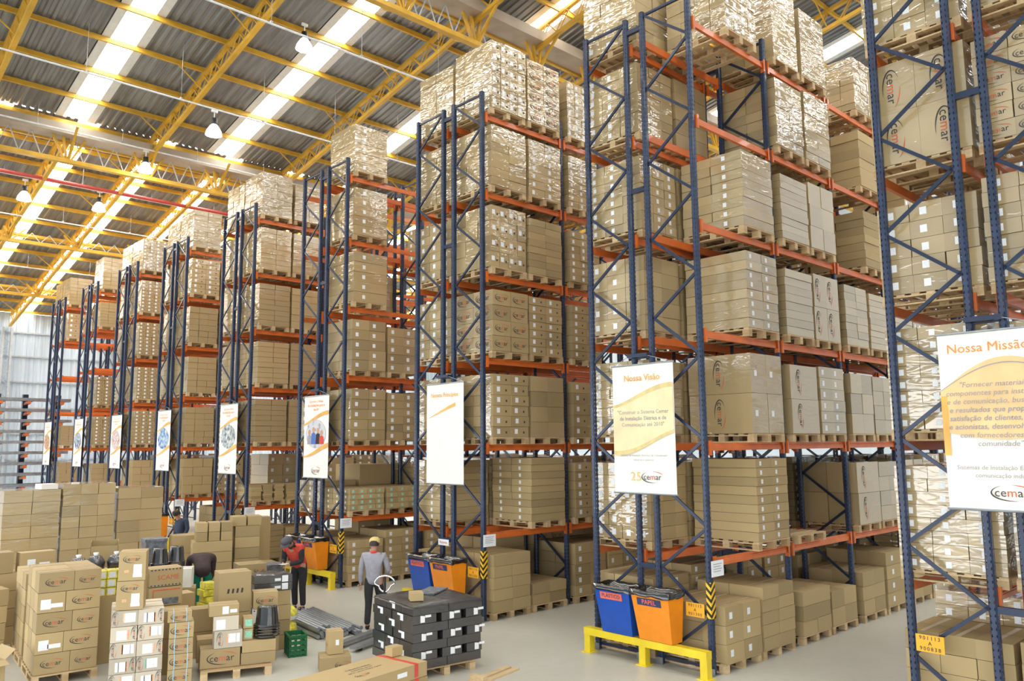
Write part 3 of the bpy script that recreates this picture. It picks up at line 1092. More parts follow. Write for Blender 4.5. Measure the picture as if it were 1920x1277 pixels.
# --- rack I
put(I_, 'F', 6, 0, (3, 3, 8, 'none'), 1.35)
put(I_, 'F', 5, 0, (2, 2, 5, 'yy'), 1.2)
put(I_, 'F', 2, 0, (3, 3, 8, 'none'), 0.95)
put(I_, 'F', 1, 0, (3, 3, 5, 'none'), 0.9)
put(I_, 'B', 6, 0, (3, 3, 8, 'none'), 1.25)

# ------------------------------------------------------------------ what hangs on and stands at the rack ends
PHOTO = [None, None, None, ('photo_people', (0.50, 0.56, 0.62), (0.62, 0.60, 0.58), (0.34, 0.30, 0.40)), ('photo_grey', (0.10, 0.12, 0.13), (0.38, 0.42, 0.43), (0.66, 0.68, 0.66)),
         ('photo_blue', (0.03, 0.10, 0.35), (0.25, 0.42, 0.66), (0.62, 0.60, 0.45)), ('photo_red', (0.45, 0.14, 0.12), (0.66, 0.58, 0.54), (0.30, 0.32, 0.36)),
         ('photo_dark', (0.05, 0.07, 0.13), (0.25, 0.30, 0.40), (0.60, 0.62, 0.62)), ('photo_orange', (0.55, 0.22, 0.08), (0.62, 0.42, 0.30), (0.20, 0.12, 0.10))]
for ph in PHOTO:
    if ph:
        photo_mat(*ph)
BT, BBOT, BW = 4.64, 2.58, 1.22
BAN_LABEL = ['white hanging banner titled Nossa Missão with orange arc and italic text', 'white hanging banner titled Nossa Visão with gold wave and 25 emblem',
             'almost blank white hanging banner titled Nossos Princípios with thin orange swoosh', 'white hanging banner with orange heading and round photo of group of people',
             'white hanging banner with orange heading and grey oval photo', 'white hanging banner with orange heading and blue oval photo', 'white hanging banner with orange heading and red oval photo',
             'white hanging banner with orange heading and dark oval photo', 'white hanging banner with orange heading and orange oval photo']


def wave(b, u0, u1, f_lo, f_hi, x, mi, n=16):
    """band between two curves on the banner; u runs to the right in the picture"""
    for i in range(n):
        a, c = u0 + (u1 - u0) * i / n, u0 + (u1 - u0) * (i + 1) / n
        b.poly([(x, -a, f_lo(a)), (x, -c, f_lo(c)), (x, -c, f_hi(c)), (x, -a, f_hi(a))], mi)


def lines(t, rows, x, u0, z0, dz, size, mat, shear=0.0, align='LEFT'):
    for i, r in enumerate(rows):
        decal('banner_text', text_mesh(r, size, [mat], align=align, shear=shear), t, '-X', (x, -u0, z0 - dz * i))


for k, yk in enumerate(YK):
    yc = yk + (1.0 if k == 0 else 1.02)
    t = thing('hanging_banner', BAN_LABEL[k], 'banner', (-0.13, yc, 0), group='banners hanging on rack ends')
    b = MB()
    h = BW / 2
    nn = 8
    for i in range(nn):                       # a slightly curved cloth with thickness
        a0, a1 = -h + BW * i / nn, -h + BW * (i + 1) / nn
        q = lambda a: 0.006 * math.sin(a * 5)
        b.add([(q(a0), a0, BBOT), (q(a1), a1, BBOT), (q(a1), a1, BT), (q(a0), a0, BT), (q(a0) + 0.002, a0, BBOT), (q(a1) + 0.002, a1, BBOT), (q(a1) + 0.002, a1, BT), (q(a0) + 0.002, a0, BT)],
              [(0, 3, 2, 1), (4, 5, 6, 7)])
    link('banner_cloth', b.mesh('banner_cloth', 'banner'), t)
    for nm, z in (('top_rod', BT), ('bottom_rod', BBOT)):
        link(nm, MB().tube([(0, -h - 0.02, z), (0, h + 0.02, z)], 0.014, 8).mesh(nm, 'steel'), t)
    br = MB().box(-0.02, 0.09, -0.20, 0.20, 4.76, 4.82)
    link('hanger_bracket', br.mesh('hanger_bracket', 'brace'), t, (0, 1.098 - (yc - yk), 0))
    for s in (-1, 1):
        link('hanger_cord', MB().tube([(0, s * (h - 0.01), BT), (0.0, s * 0.19 + 1.098 - (yc - yk), 4.78)], 0.005, 5).mesh('hanger_cord', 'steel'), t)
    x = -0.012
    g = MB()
    if k == 0:
        wave(g, -0.61, 0.61, lambda a: 3.48 - 0.1 * math.sin((a + .6) * 2.4), lambda a: 3.95 + 0.38 * math.sin((a + 0.61) * 2.2), x, 0)
        wave(g, -0.61, 0.61, lambda a: 3.955 + 0.30 * math.sin((a + 0.61) * 2.2), lambda a: 3.963 + 0.305 * math.sin((a + 0.61) * 2.2), x - 0.003, 1)
        wave(g, -0.61, -0.54, lambda a: 3.20, lambda a: 3.9, x - 0.002, 2, 2)
        link('banner_print', g.mesh('banner_print', ['banner_peach', 'banner_grey', 'banner_orange']), t)
        decal('banner_text', text_mesh('Nossa Missão', 0.155, ['print_orange']), t, '-X', (x - 0.004, 0.08, 4.45))
        lines(t, ['"Fornecer materiais e', 'componentes para instalações', 'e de comunicação, buscando i', 'e resultados que proporcion', 'satisfação de clientes, colabo', 'e acionistas, desenvolvendo p', 'com fornecedores e ap', 'comunidade"'],
              x - 0.004, -0.02, 4.02, 0.098, 0.088, 'banner_grey', 0.2, 'CENTER')
        lines(t, ['Sistemas de Instalação Elétricas e de', 'comunicação industrial'], x - 0.004, 0.02, 3.06, 0.09, 0.07, 'banner_grey', 0.1, 'CENTER')
        decal('banner_text', LOGO, t, '-X', (x - 0.004, -0.05, 2.78), scale=0.34)
    elif k == 1:
        wave(g, -0.60, 0.60, lambda a: 3.42 + 0.20 * math.sin((a - 0.2) * 2.2), lambda a: 4.12 + 0.16 * math.sin((a + .1) * 2.4), x, 0)
        wave(g, -0.60, 0.60, lambda a: 4.09 + 0.155 * math.sin((a + .1) * 2.4), lambda a: 4.15 + 0.17 * math.sin((a + .1) * 2.4), x - 0.002, 1)
        wave(g, -0.60, 0.60, lambda a: 3.38 + 0.20 * math.sin((a - 0.2) * 2.2), lambda a: 3.44 + 0.19 * math.sin((a - 0.2) * 2.2), x - 0.002, 1)
        link('banner_print', g.mesh('banner_print', ['banner_cream', 'banner_gold']), t)
        decal('banner_text', text_mesh('Nossa Visão', 0.145, ['banner_orange']), t, '-X', (x - 0.004, 0, 4.42))
        lines(t, ['"Construir o Sistema Cemar', 'de Instalação Elétrica e de', 'Comunicação até 2010"'], x - 0.004, 0, 3.87, 0.10, 0.088, 'banner_grey', 0, 'CENTER')
        lines(t, ['Sistemas de Instalação Elétrica e de Comunicação', 'industrial e comercial'], x - 0.004, 0, 3.18, 0.07, 0.046, 'banner_grey', 0, 'CENTER')
        for q_, ch_ in enumerate('25'):
            decal('banner_numeral', text_mesh(ch_, 0.20, ['banner_gold']), t, '-X', (x - 0.004, 0.22 - 0.115 * q_, 2.84))
        decal('banner_text', LOGO, t, '-X', (x - 0.004, -0.16, 2.84), scale=0.34)
    elif k == 2:
        wave(g, -0.60, 0.36, lambda a: 4.02 + 0.18 * math.sin((a + .2) * 1.6), lambda a: 4.05 + 0.23 * math.sin((a + .2) * 1.6), x, 0)
        link('banner_print', g.mesh('banner_print', 'banner_orange'), t)
        decal('banner_text', text_mesh('Nossos Princípios', 0.125, ['banner_orange']), t, '-X', (x - 0.004, 0, 4.40))
    else:
        n = 20
        el = [(x - 0.003, 0.5 * math.cos(2 * math.pi * i / n), 3.68 + 0.36 * math.sin(2 * math.pi * i / n)) for i in range(n)]
        g.poly(el[::-1], 0)
        if k == 3:
            for q, (u, zz, mi) in enumerate(((-.30, 3.62, 2), (-.10, 3.68, 3), (.12, 3.66, 4), (.30, 3.60, 5))):
                g.poly([(x - .0045 - .0004 * q, -u + .11, 3.42), (x - .0045 - .0004 * q, -u - .11, 3.42), (x - .0045 - .0004 * q, -u - .10, zz), (x - .0045 - .0004 * q, -u, zz + .05), (x - .0045 - .0004 * q, -u + .10, zz)], mi)
                g.poly([(x - .007, -u + .065 * math.cos(a_ * .785), zz + .10 - .075 * math.sin(a_ * .785)) for a_ in range(8)], 6)
        wave(g, -0.60, 0.60, lambda a: 4.00 + 0.16 * math.sin((a + .2) * 1.8), lambda a: 4.06 + 0.20 * math.sin((a + .2) * 1.8), x - 0.004, 1)
        wave(g, -0.60, 0.60, lambda a: 3.24 + 0.16 * math.sin((a - .2) * 1.8), lambda a: 3.30 + 0.20 * math.sin((a - .1) * 1.8), x - 0.004, 1)
        link('banner_print', g.mesh('banner_print', [PHOTO[k][0], 'banner_orange', 'cloth_grey', 'bin_blue', 'cloth_black', 'cloth_red', 'skin']), t)
        lines(t, ['Sistemas e linhas', 'de instalações para o', 'seu lar'], x - 0.004, 0, 4.50, 0.10, 0.10, 'print_orange', 0, 'CENTER')
        decal('banner_text', LOGO, t, '-X', (x - 0.004, -0.05, 2.76), scale=0.36)


def bin_(name, mat, label, loc, words, bg_mat, fg_mat, group):
    """tapered waste bin with a black liner; front towards -X"""
    t = thing(name, label, 'bin', loc, group=group)
    wt, wb, dt, db, h = 0.70, 0.60, 0.40, 0.26, 0.74
    b = MB()

    def ring(w, x0, x1, z):
        return [(x0, w / 2, z), (x0, -w / 2, z), (x1, -w / 2, z), (x1, w / 2, z)]
    o = ring(wb, -db, 0, 0) + ring(wt, -dt, 0, h) + ring(wt - 0.03, -dt + 0.015, -0.015, h) + ring(wb - 0.03, -db + 0.015, -0.015, 0.02)
    fs = [(0, 3, 2, 1)]
    for base in (0, 4, 8):
        for i in range(4):
            j = (i + 1) % 4
            fs.append((base + i, base + j, base + 4 + j, base + 4 + i))
    fs.append((12, 13, 14, 15))
    b.add(o, fs)
    link('bin_body', b.mesh('bin_body', mat), t)
    # liner folded over the rim, a little ragged
    l = MB()
    rr = random.Random(int(loc[1] * 10))
    n = 28
    pts = []
    per = [(-dt, wt / 2), (-dt, -wt / 2), (0, -wt / 2), (0, wt / 2)]
    for i in range(n):
        s = i / n * 4
        a, c = per[int(s)], per[(int(s) + 1) % 4]
        f = s - int(s)
        pts.append((a[0] + (c[0] - a[0]) * f, a[1] + (c[1] - a[1]) * f))
    rows = []
    for off, z in ((0.012, h - 0.075), (0.016, h + 0.012), (-0.02, h + 0.018), (-0.05, h - 0.12)):
        cx = -dt / 2
        rows.append([(cx + (px - cx) * (1 + off * 2 / dt) + rr.uniform(-.004, .004), py * (1 + off * 2 / wt), z + rr.uniform(-0.014, 0.014)) for px, py in pts])
    vs_ = [p for r_ in rows for p in r_]
    l.add(vs_, [(r_ * n + i, r_ * n + (i + 1) % n, (r_ + 1) * n + (i + 1) % n, (r_ + 1) * n + i) for r_ in range(3) for i in range(n)])
    link('bin_liner', l.mesh('bin_liner', 'bag_black', True), t)
    # sign plate on the sloping front
    sl = math.atan2(dt - db, h)
    sg = link('name_plate', MB().box(-0.22, 0.22, -0.055, 0.055, 0, 0.006).mesh('name_plate', bg_mat), t)
    zc = h - 0.155
    sg.matrix_local = Matrix.Translation((-(db + (dt - db) * zc / h) - 0.002, 0.02, zc)) @ Matrix.Rotation(sl, 4, 'Y').inverted() @ FACE['-X']
    tx = link('plate_text', text_mesh(words, 0.098 if len(words) < 6 else 0.082, [fg_mat]), sg, (0, 0, 0.008))
    return t


for k in (1, 2, 3, 4, 5):
    yk = YK[k]
    nm = SHORT[k]
    bin_('waste_bin', 'bin_blue', 'blue plastics waste bin on the end of the %s rack' % nm, (-0.06, yk + 1.50, 0.40), 'PLÁSTICO', 'sign_red', 'sign_navy', 'blue waste bins')
    bin_('waste_bin', 'bin_orange', 'orange paper waste bin on the end of the %s rack' % nm, (-0.06, yk + 0.76, 0.40), 'PAPEL', 'sign_navy', 'sign_red', 'orange waste bins')
    t = thing('guard_rail', 'yellow steel guard rail at foot of the %s rack end' % nm, 'guard rail', (-0.24, yk - 0.12, 0), group='guard rails')
    link('rail', MB().box(-0.07, 0.07, 0, 2.34, 0.28, 0.392).mesh('rail', 'yellow'), t)
    for y in (0.0, 1.10, 2.22):
        link('post', MB().box(-0.06, 0.06, y, y + 0.12, 0.012, 0.28).box(-0.1, 0.1, y - 0.04, y + 0.16, 0, 0.012).mesh('post', 'yellow'), t)

for k in range(0, 7):
    yk = YK[k]
    yp = 2.197 if k == 0 else 0.0
    sgn = -1 if k == 0 else 1
    lo, hi = (1.81, 2.14) if k == 0 else (0.06, 0.38)
    t = thing('address_plate', 'orange location number plate on the %s rack end frame' % SHORT[k], 'sign', (-0.045, yk + (lo + hi) / 2, 0.965 if k == 0 else 0.90), group='location plates')
    link('plate', MB().box(-0.004, 0.004, -0.16, 0.16, -0.10, 0.10).mesh('plate', 'plate'), t)
    rows = ['901113', 'A', '900838'] if k == 0 else ['901115', 'A', '901300']
    for i, r in enumerate(rows):
        decal('plate_text', text_mesh(r, 0.062, ['print_dark'], spacing=1.35), t, '-X', (-0.006, 0, 0.062 - 0.062 * i))
    if k:
        hz = MB().box(-0.056, 0.056, -0.052, -0.0475, 0.80, 1.32).box(-0.058, -0.053, -0.045, 0.03, 0.80, 1.32)
        tag(link('hazard_strip', hz.mesh('hazard_strip', 'hazard'), None, (0.03, yk, 0)), 'black and yellow striped tape on aisle upright of the %s rack' % SHORT[k], 'hazard tape', 'hazard tapes')
        pp = thing('paper_sign', 'white paper notice on the first beam of the %s rack' % SHORT[k], 'sign', (0.10, yk - 0.10, 1.52), group='paper notices on beams')
        link('sheet', MB().box(-0.16, 0.16, -0.003, 0.003, -0.115, 0.115).mesh('sheet', 'paper'), pp)
        for i in range(4):
            link('printed_line', MB().poly([(-0.11, -0.0045, 0.06 - i * .035), (0.11 - 0.03 * (i % 2), -0.0045, 0.06 - i * .035), (0.11 - .03 * (i % 2), -0.0045, 0.07 - i * .035), (-0.11, -0.0045, 0.07 - i * .035)]).mesh('printed_line', 'banner_grey'), pp)
t = thing('door_label', 'small white and red sign on the Nossos Princípios rack middle upright', 'sign', (-0.05, YK[2] + 1.15, 1.40))
link('plate', MB().box(-0.003, 0.003, -0.17, 0.17, -0.06, 0.06).mesh('plate', 'paper'), t)
decal('plate_text', text_mesh('Retorno', 0.075, ['print_red']), t, '-X', (-0.005, 0, 0))

# ------------------------------------------------------------------ lamps and pipes under the roof
LAMPS = [(-0.30, 23.2, 13.555), (1.17, 20.0, 15.83), (6.72, 24.0, 14.24), (-0.51, 29.0, 13.77), (-0.68, 34.0, 13.33), (-3.44, 34.0, 13.22)]
for i, (x, y, z) in enumerate(LAMPS):
    t = thing('high_bay_lamp', ['glowing high-bay lamp hanging before the yellow truss', 'high-bay lamp lost in the glare of bright skylight', 'glowing high-bay lamp above the people-photo banner rack', 'high-bay lamp hanging below the beige gutter', 'high-bay lamp beside the far middle skylight', 'high-bay lamp beside the far left skylight'][i], 'lamp', (x, y, z), group='high-bay lamps')
    rf = MB().lathe([(0.09, 0.36), (0.14, 0.30), (0.235, 0.14), (0.27, 0.0), (0.262, 0.0), (0.225, 0.14), (0.13, 0.29)], 20)
    link('reflector', rf.mesh('reflector', 'lamp_shell', True) if 'lamp_shell' in M else (emit('lamp_shell', (1, 0.98, 0.92), 2.2, (0.85, 0.85, 0.85)) or rf.mesh('reflector', 'lamp_shell', True)), t)
    link('bulb', MB().lathe([(0.0, 0.03), (0.10, 0.05), (0.14, 0.13), (0.08, 0.24), (0.0, 0.28)], 14).mesh('bulb', 'lamp_glow', True), t)
    link('ballast', MB().lathe([(0.0, 0.58), (0.09, 0.57), (0.10, 0.40), (0.12, 0.36), (0.0, 0.36)], 14).mesh('ballast', 'black', True), t)
    link('hanger', MB().tube([(0, 0, 0.57), (0, 0, 0.80)], 0.018, 6).box(-0.1, 0.1, -0.035, 0.035, 0.78, 0.86).mesh('hanger', 'pipe_white'), t)
    li = bpy.data.lights.new('lamp_light', 'POINT')
    li.energy = 120
    li.color = (1, 0.95, 0.86)
    li.shadow_soft_size = 0.15
    link('lamp_light', li, t, (0, 0, -0.08))
for y, z, lab in ((23.2, 14.45, 'white conduit pipe the glowing lamp hangs from'), (17.0, 14.5, 'white conduit pipe crossing above the racks nearest'), (28.9, 14.62, 'white conduit pipe running along the beige gutter'),
                  (33.9, 14.15, 'white conduit pipe beyond the red pipe'), (36.5, 13.2, 'thin white conduit pipe before the third girder'), (42.5, 12.2, 'thin white conduit pipe in last roof bay')):
    b = MB().tube([(X_MIN + 4, 0, 0), (X_MAX - 4, 0, 0)], 0.03, 8)
    t = thing('conduit_pipe', lab, 'pipe', (0, y, z), group='conduits under the roof')
    link('pipe', b.mesh('pipe', 'pipe_white'), t)
    for i in range(12):
        x = -9.8 + 2.8 * i
        link('hanger_wire', MB().tube([(x, 0, 0.02), (x, 0, PZ(y) + ROOF_UP - 0.1 - z)], 0.007, 5).box(x - 0.03, x + 0.03, -0.03, 0.03, 0.02, 0.07).mesh('hanger_wire', 'steel'), t)
t = thing('sprinkler_pipe', 'thick red pipe running under the far roof', 'pipe', (0, 33.0, 13.95))
link('pipe', MB().tube([(X_MIN + 4, 0, 0), (X_MAX - 4, 0, 0)], 0.075, 10).mesh('pipe', 'pipe_red', True), t)
for i in range(8):
    link('pipe_hanger', MB().tube([(-9.6 + 4 * i, 0, 0.05), (-9.6 + 4 * i, 0, PZ(33) + ROOF_UP - 0.1 - 13.95)], 0.012, 5).mesh('pipe_hanger', 'steel'), t)

# ------------------------------------------------------------------ cantilever rack with steel sections by the far wall
t = thing('cantilever_rack', 'cantilever rack with orange arms on navy columns by far wall', 'rack', (-0.6, 46.6, 0))
for x in (-0.9, 0.35, 1.9):
    link('column', MB().box(x - 0.12, x + 0.12, -0.15, 0.15, 0, 6.2).box(x - .12, x + .12, -1.1, .9, 0, .2).mesh('column', 'brace'), t)
    for i in range(10):
        link('arm', MB().bar((x, -0.12, 0.75 + i * 0.55), (x, -0.95, 0.80 + i * 0.55), 0.16, 0.14).mesh('arm', 'orange'), t)
        link('cross_brace', MB().bar((x + .1, 0, 0.8 + i * .55), (x + .6, 0, 1.0 + i * .55), 0.04, 0.04).mesh('cross_brace', 'brace'), t)
for i in range(10):
    for j in range(3):
        o = link('steel_section', MB().prism([(-0.11, 0), (0.11, 0), (0.11, 0.15), (0.09, 0.15), (0.09, 0.02), (-0.09, 0.02), (-0.09, 0.15), (-0.11, 0.15)], -2.6, 2.2).mesh('steel_section', 'steel'), None,
                 (-0.8 + 0.1 * ((i * 7 + j * 3) % 5), 45.74 + j * 0.27, 0.88 + i * 0.55))
        tag(o, 'long grey steel channel section, %s on the %s arm row of cantilever rack' % (['outermost', 'middle', 'innermost'][j], ORD[i]), 'steel section', 'steel sections on the cantilever rack')


# ------------------------------------------------------------------ goods standing in the cross aisle
def loose(label, group, x, y, z, w, d, h, rot=0.0, mat='cart', labs=(), logo=(), name='carton', cat='carton', tape=True):
    """one loose carton centred on x, y with its base at z; logo = (face, du, dv, size, spin)"""
    o = link(name, carton_mesh(w, d, h, mat, tuple(labs), tape), None, (x, y, z), rot)
    tag(o, label, cat, group)
    for face, du, dv, size, spin in logo:
        if face == '-Y':
            decal('printed_logo', LOGO, o, '-Y', (du * w, -d / 2 - 0.001, h * (0.5 + dv)), spin, size)
        else:
            decal('printed_logo', LOGO, o, '-X', (-w / 2 - 0.001, -du * d, h * (0.5 + dv)), spin, size)
    return o


def frame_at(ox, oy, rot):
    c, s = math.cos(rot), math.sin(rot)
    return lambda u, v: (ox + c * u - s * v, oy + s * u + c * v)


LBL2 = (('Y', 0.30, 0.42, 0.13, 0.14, 1), ('Y', 0.68, 0.34, 0.17, 0.06, 1))
# five-layer stack of printed cartons on a pallet (front face along +X, slightly turned)
ROT = -0.10
P = frame_at(-7.33, 11.50, ROT)
px_, py_ = P(0.42, 0.6)
pal_ = pallet(px_, py_, 0.0, 'wooden pallet under the five-layer stack of printed cartons', detail=True, rotz=ROT)
pal_.scale = (0.84, 1, 1)
for l in range(5):
    z = 0.145 + l * 0.286
    split = 0.56 if l % 2 == 0 else 0.44
    for iy in range(3):
        for ix in range(2):
            if ix and iy and l < 4:
                continue
            w = (split if ix == 0 else 1 - split) * 0.82
            u = (0.01 if ix == 0 else 0.01 + split * 0.82) + w / 2
            x, y = P(u, 0.03 + 0.38 * (iy + 0.5))
            plain = (l % 2 == 1 and ix == 0)
            loose('brown carton in the five-layer printed stack, %s layer' % ORD[l], 'five-layer printed stack', x, y, z, w, 0.375, 0.284, ROT + random.uniform(-.012, .012),
                  labs=LBL2 if plain and iy == 0 else (), logo=[('-Y', 0, 0.0, w * 0.52, math.pi if (l == 1 and ix) and False else 0.0)] if iy == 0 and not plain else ())
# another stack behind it
P = frame_at(-7.2, 12.90, ROT)
pallet(*P(0.5, 0.6), 0.0, 'wooden pallet under flat-topped stack behind the printed cartons', detail=False, rotz=ROT)
for l in range(5):
    for iy in range(3):
        for ix in range(3):
            if l < 4 and ix and iy:
                continue
            x, y = P(0.02 + 0.36 * (ix + 0.5), 0.03 + 0.39 * (iy + 0.5))
            loose('plain brown carton in stack behind the five-layer printed stack, %s layer' % ORD[l], 'plain stack behind the printed stack', x, y, 0.145 + l * 0.25, 0.345, 0.380, 0.248, ROT + random.uniform(-.02, .02))
# column with white labels further back on the left
P = frame_at(-7.25, 14.65, 0.05)
for l in range(4):
    x, y = P(0.3, 0.3)
    loose('carton with white label in leaning column behind printed stack', 'labelled carton column', x + random.uniform(-.02, .02), y, l * 0.30, 0.62, 0.5, 0.298, 0.05, labs=(('Y', 0.72, 0.5, 0.17, 0.17, 1),))
x, y = P(0.12, 0.3)
loose('upright carton on top of the labelled column', None, x, y, 1.2, 0.34, 0.4, 0.36, 0.05)
x, y = P(0.50, 0.2)
loose('small carton with white label lying on top of the labelled column', None, x + 0.16, y, 1.2, 0.56, 0.32, 0.33, 0.05, labs=LBL2)
for l in range(4):
    loose('plain carton at the picture edge beside labelled column', 'edge carton pile', -7.62 + 0.01 * l, 14.05, l * 0.27, 0.7, 0.6, 0.268, 0.1)
o = tag(link('open_carton', None, None, (-8.02, 11.55, 0), 0.15), 'open carton with raised flaps at foot of printed stack', 'carton')
link('carton_body', MB().box(-0.28, 0.28, -0.25, 0.25, 0.0, 0.01).box(-0.28, -0.275, -0.25, 0.25, 0, 0.48).box(0.275, 0.28, -0.25, 0.25, 0, 0.48).box(-0.28, 0.28, -0.25, -0.245, 0, 0.48).box(-0.28, 0.28, 0.245, 0.25, 0, 0.48).mesh('carton_body', 'cart'), o)
for a, c in (((-0.275, 0, 0.48), (-0.42, 0, 0.56)), ((0.275, 0, 0.48), (0.40, 0, 0.60))):
    link('flap', MB().bar(a, c, 0.5, 0.006).mesh('flap', 'cart'), o)
link('flap', MB().bar((0, -0.248, 0.48), (0, -0.42, 0.44), 0.55, 0.006).mesh('flap', 'cart'), o)

# two-column stack of labelled cartons with two tall boxes on top
ROT = -0.30
P = frame_at(-6.62, 10.52, ROT)
LB3 = (('Y', 0.62, 0.55, 0.11, 0.13, 1), ('Y', 0.84, 0.55, 0.05, 0.13, 1), ('Y', 0.46, 0.55, 0.03, 0.13, 3))
LB4 = (('Y', 0.30, 0.45, 0.05, 0.13, 1), ('Y', 0.50, 0.45, 0.11, 0.13, 1), ('Y', 0.66, 0.45, 0.03, 0.13, 3))
LB5 = (('Y', 0.50, 0.5, 0.11, 0.13, 1), ('Y', 0.74, 0.5, 0.05, 0.13, 1), ('Y', 0.36, 0.5, 0.03, 0.13, 2))
for l in range(5):
    for ix in range(2):
        for iy in range(2):
            x, y = P(0.345 * (ix + 0.5), 0.42 * (iy + 0.5))
            if iy and l < 4:
                continue
            lb = (LB3, LB4)[(l + ix) % 2] if not (l == 1 and ix == 1) else LB5
            loose('pale carton with address labels in two-column stack, %s layer' % ORD[l], 'two-column labelled stack', x, y, l * 0.215, 0.342, 0.418, 0.213, ROT + random.uniform(-.02, .02),
                  mat='cartpale', labs=lb, logo=[('-Y', -0.36 if (l + ix) % 2 == 0 else 0.40, 0, 0.16, -math.pi / 2)])
for i in range(2):
    x, y = P(0.25, 0.22)
    o = loose('upright carton with dark picture on its side, %s of the pair on labelled stack' % ('lower', 'upper')[i], 'pair of tall picture cartons', x + 0.012 * i, y, 1.076 + 0.405 * i, 0.36, 0.40, 0.403, ROT - 0.12,
              labs=(('Y', 0.70, 0.40, 0.11, 0.13, 1), ('Y', 0.70, 0.18, 0.12, 0.05, 1), ('Y', 0.30, 0.33, 0.06, 0.04, 3)), logo=[('-Y', 0.0, 0.25, 0.20, 0)])
    link('picture', MB().poly([(-0.1816, 0.10, 0.06), (-0.1816, -0.10, 0.06), (-0.1816, -0.10, 0.22), (-0.1816, 0.10, 0.29)]).mesh('picture', 'print_grey'), o)
# strapped column
ROT = -0.33
P = frame_at(-5.93, 10.20, ROT)
for l in range(5):
    x, y = P(0.17, 0.20)
    top = l == 4
    o = loose('strapped brown carton with logo in single column, %s from floor' % ORD[l], 'strapped carton column', x - (0.03 if top else 0), y, l * 0.215, 0.33, 0.40 if not top else 0.28, 0.213 if not top else 0.15, ROT + random.uniform(-.02, .02), logo=[('-Y', 0, 0, 0.24 if not top else .2, 0)])
    hh, dd = (0.213, 0.2) if not top else (0.15, 0.14)
    for u in (-0.09, 0.085):
        link('strap', MB().poly([(u, -dd - 0.002, 0.0), (u + 0.012, -dd - 0.002, 0), (u + 0.012, -dd - 0.002, hh), (u, -dd - 0.002, hh)]).poly([(u, -dd, hh), (u + .012, -dd, hh), (u + .012, dd, hh), (u, dd, hh)]).mesh('strap', 'blue_strap'), o)
loose('brown carton standing half behind the strapped column', None, -5.55, 10.95, 0.0, 0.36, 0.4, 0.52, ROT, logo=[('-Y', 0.2, 0.2, 0.24, 0)])
loose('brown carton lying on the one behind the strapped column', None, -5.55, 10.95, 0.52, 0.36, 0.4, 0.40, ROT)

# tall brown carton with yellow packs, behind the labelled stack
loose('tall plain brown carton under yellow packs', None, -6.10, 12.33, 0, 0.42, 0.42, 1.03, -0.2)
rr = random.Random(4)
for l in range(3):
    for i in range(3):
        o = link('yellow_pack', carton_mesh(0.145, 0.30, 0.128, 'bag_yellow', (('Y', 0.5, 0.5, 0.10, 0.09, 1),), False), None, (-6.10 + (i - 1) * 0.148 * math.cos(-0.2), 12.30 + (i - 1) * 0.148 * math.sin(-0.2), 1.031 + l * 0.131), -0.2 + rr.uniform(-.03, .03))
        tag(o, 'small yellow film-wrapped pack on the tall brown carton, %s layer' % ORD[l], 'pack', 'yellow packs')
# airmail-edged cartons
for i, (z, h) in enumerate(((0.45, 0.36), (0.815, 0.30), (1.12, 0.29))):
    o = loose(['plain brown carton under the airmail-edged cartons', 'carton with red frame and dark panel under the airmail-edged one', 'carton with dashed airmail border and red lettering'][i], 'airmail carton column', -5.36, 12.05, z, 0.52, 0.40, h - 0.003, -0.12)
    if i == 2:
        for s in range(9):
            link('border_dash', MB().poly([(-0.24 + s * 0.055, -0.2005, 0.255), (-0.215 + s * 0.055, -0.2005, 0.255), (-0.215 + s * 0.055, -0.2005, 0.275), (-0.24 + s * 0.055, -0.2005, 0.275)])
                 .poly([(-0.24 + s * 0.055, -0.2005, 0.012), (-0.215 + s * 0.055, -0.2005, 0.012), (-0.215 + s * 0.055, -0.2005, 0.03), (-0.24 + s * 0.055, -0.2005, 0.03)]).mesh('border_dash', 'sign_navy'), o)
        decal('printed_text', text_mesh('SCAME', 0.11, ['print_red']), o, '-Y', (0.03, -0.2008, 0.14))
    if i == 1:
        link('frame_print', MB().poly([(-.2, -.2005, .24), (.22, -.2005, .24), (.22, -.2005, .26), (-.2, -.2005, .26)]).poly([(-.2, -.2005, .02), (-.185, -.2005, .02), (-.185, -.2005, .24), (-.2, -.2005, .24)]).mesh('frame_print', 'print_red'), o)
        link('panel_print', MB().poly([(-.12, -.2006, .02), (.2, -.2006, .02), (.2, -.2006, .12), (-.12, -.2006, .12)]).mesh('panel_print', 'print_grey'), o)
loose('brown carton holding up the airmail carton column', None, -5.36, 12.05, 0, 0.56, 0.44, 0.448, -0.1)
o = loose('white carton with small printed marks beside bending worker', None, -4.55, 13.30, 0.84, 0.34, 0.34, 0.34, -0.5, mat='white_box')
link('printed_mark', MB().poly([(-0.05, -0.171, 0.05), (0.0, -0.171, 0.05), (0.0, -0.171, 0.29), (-0.05, -0.171, 0.29)]).mesh('printed_mark', 'print_red'), o)
for i, (x, y, w, d, h) in enumerate(((-4.55, 13.30, .5, .5, .42), (-4.55, 13.30, .46, .46, .415))):
    loose('brown carton under the white marked carton, %s' % ('at the floor', 'second up')[i], 'column below the white carton', x, y, 0 if i == 0 else .422, w, d, h, -0.4)
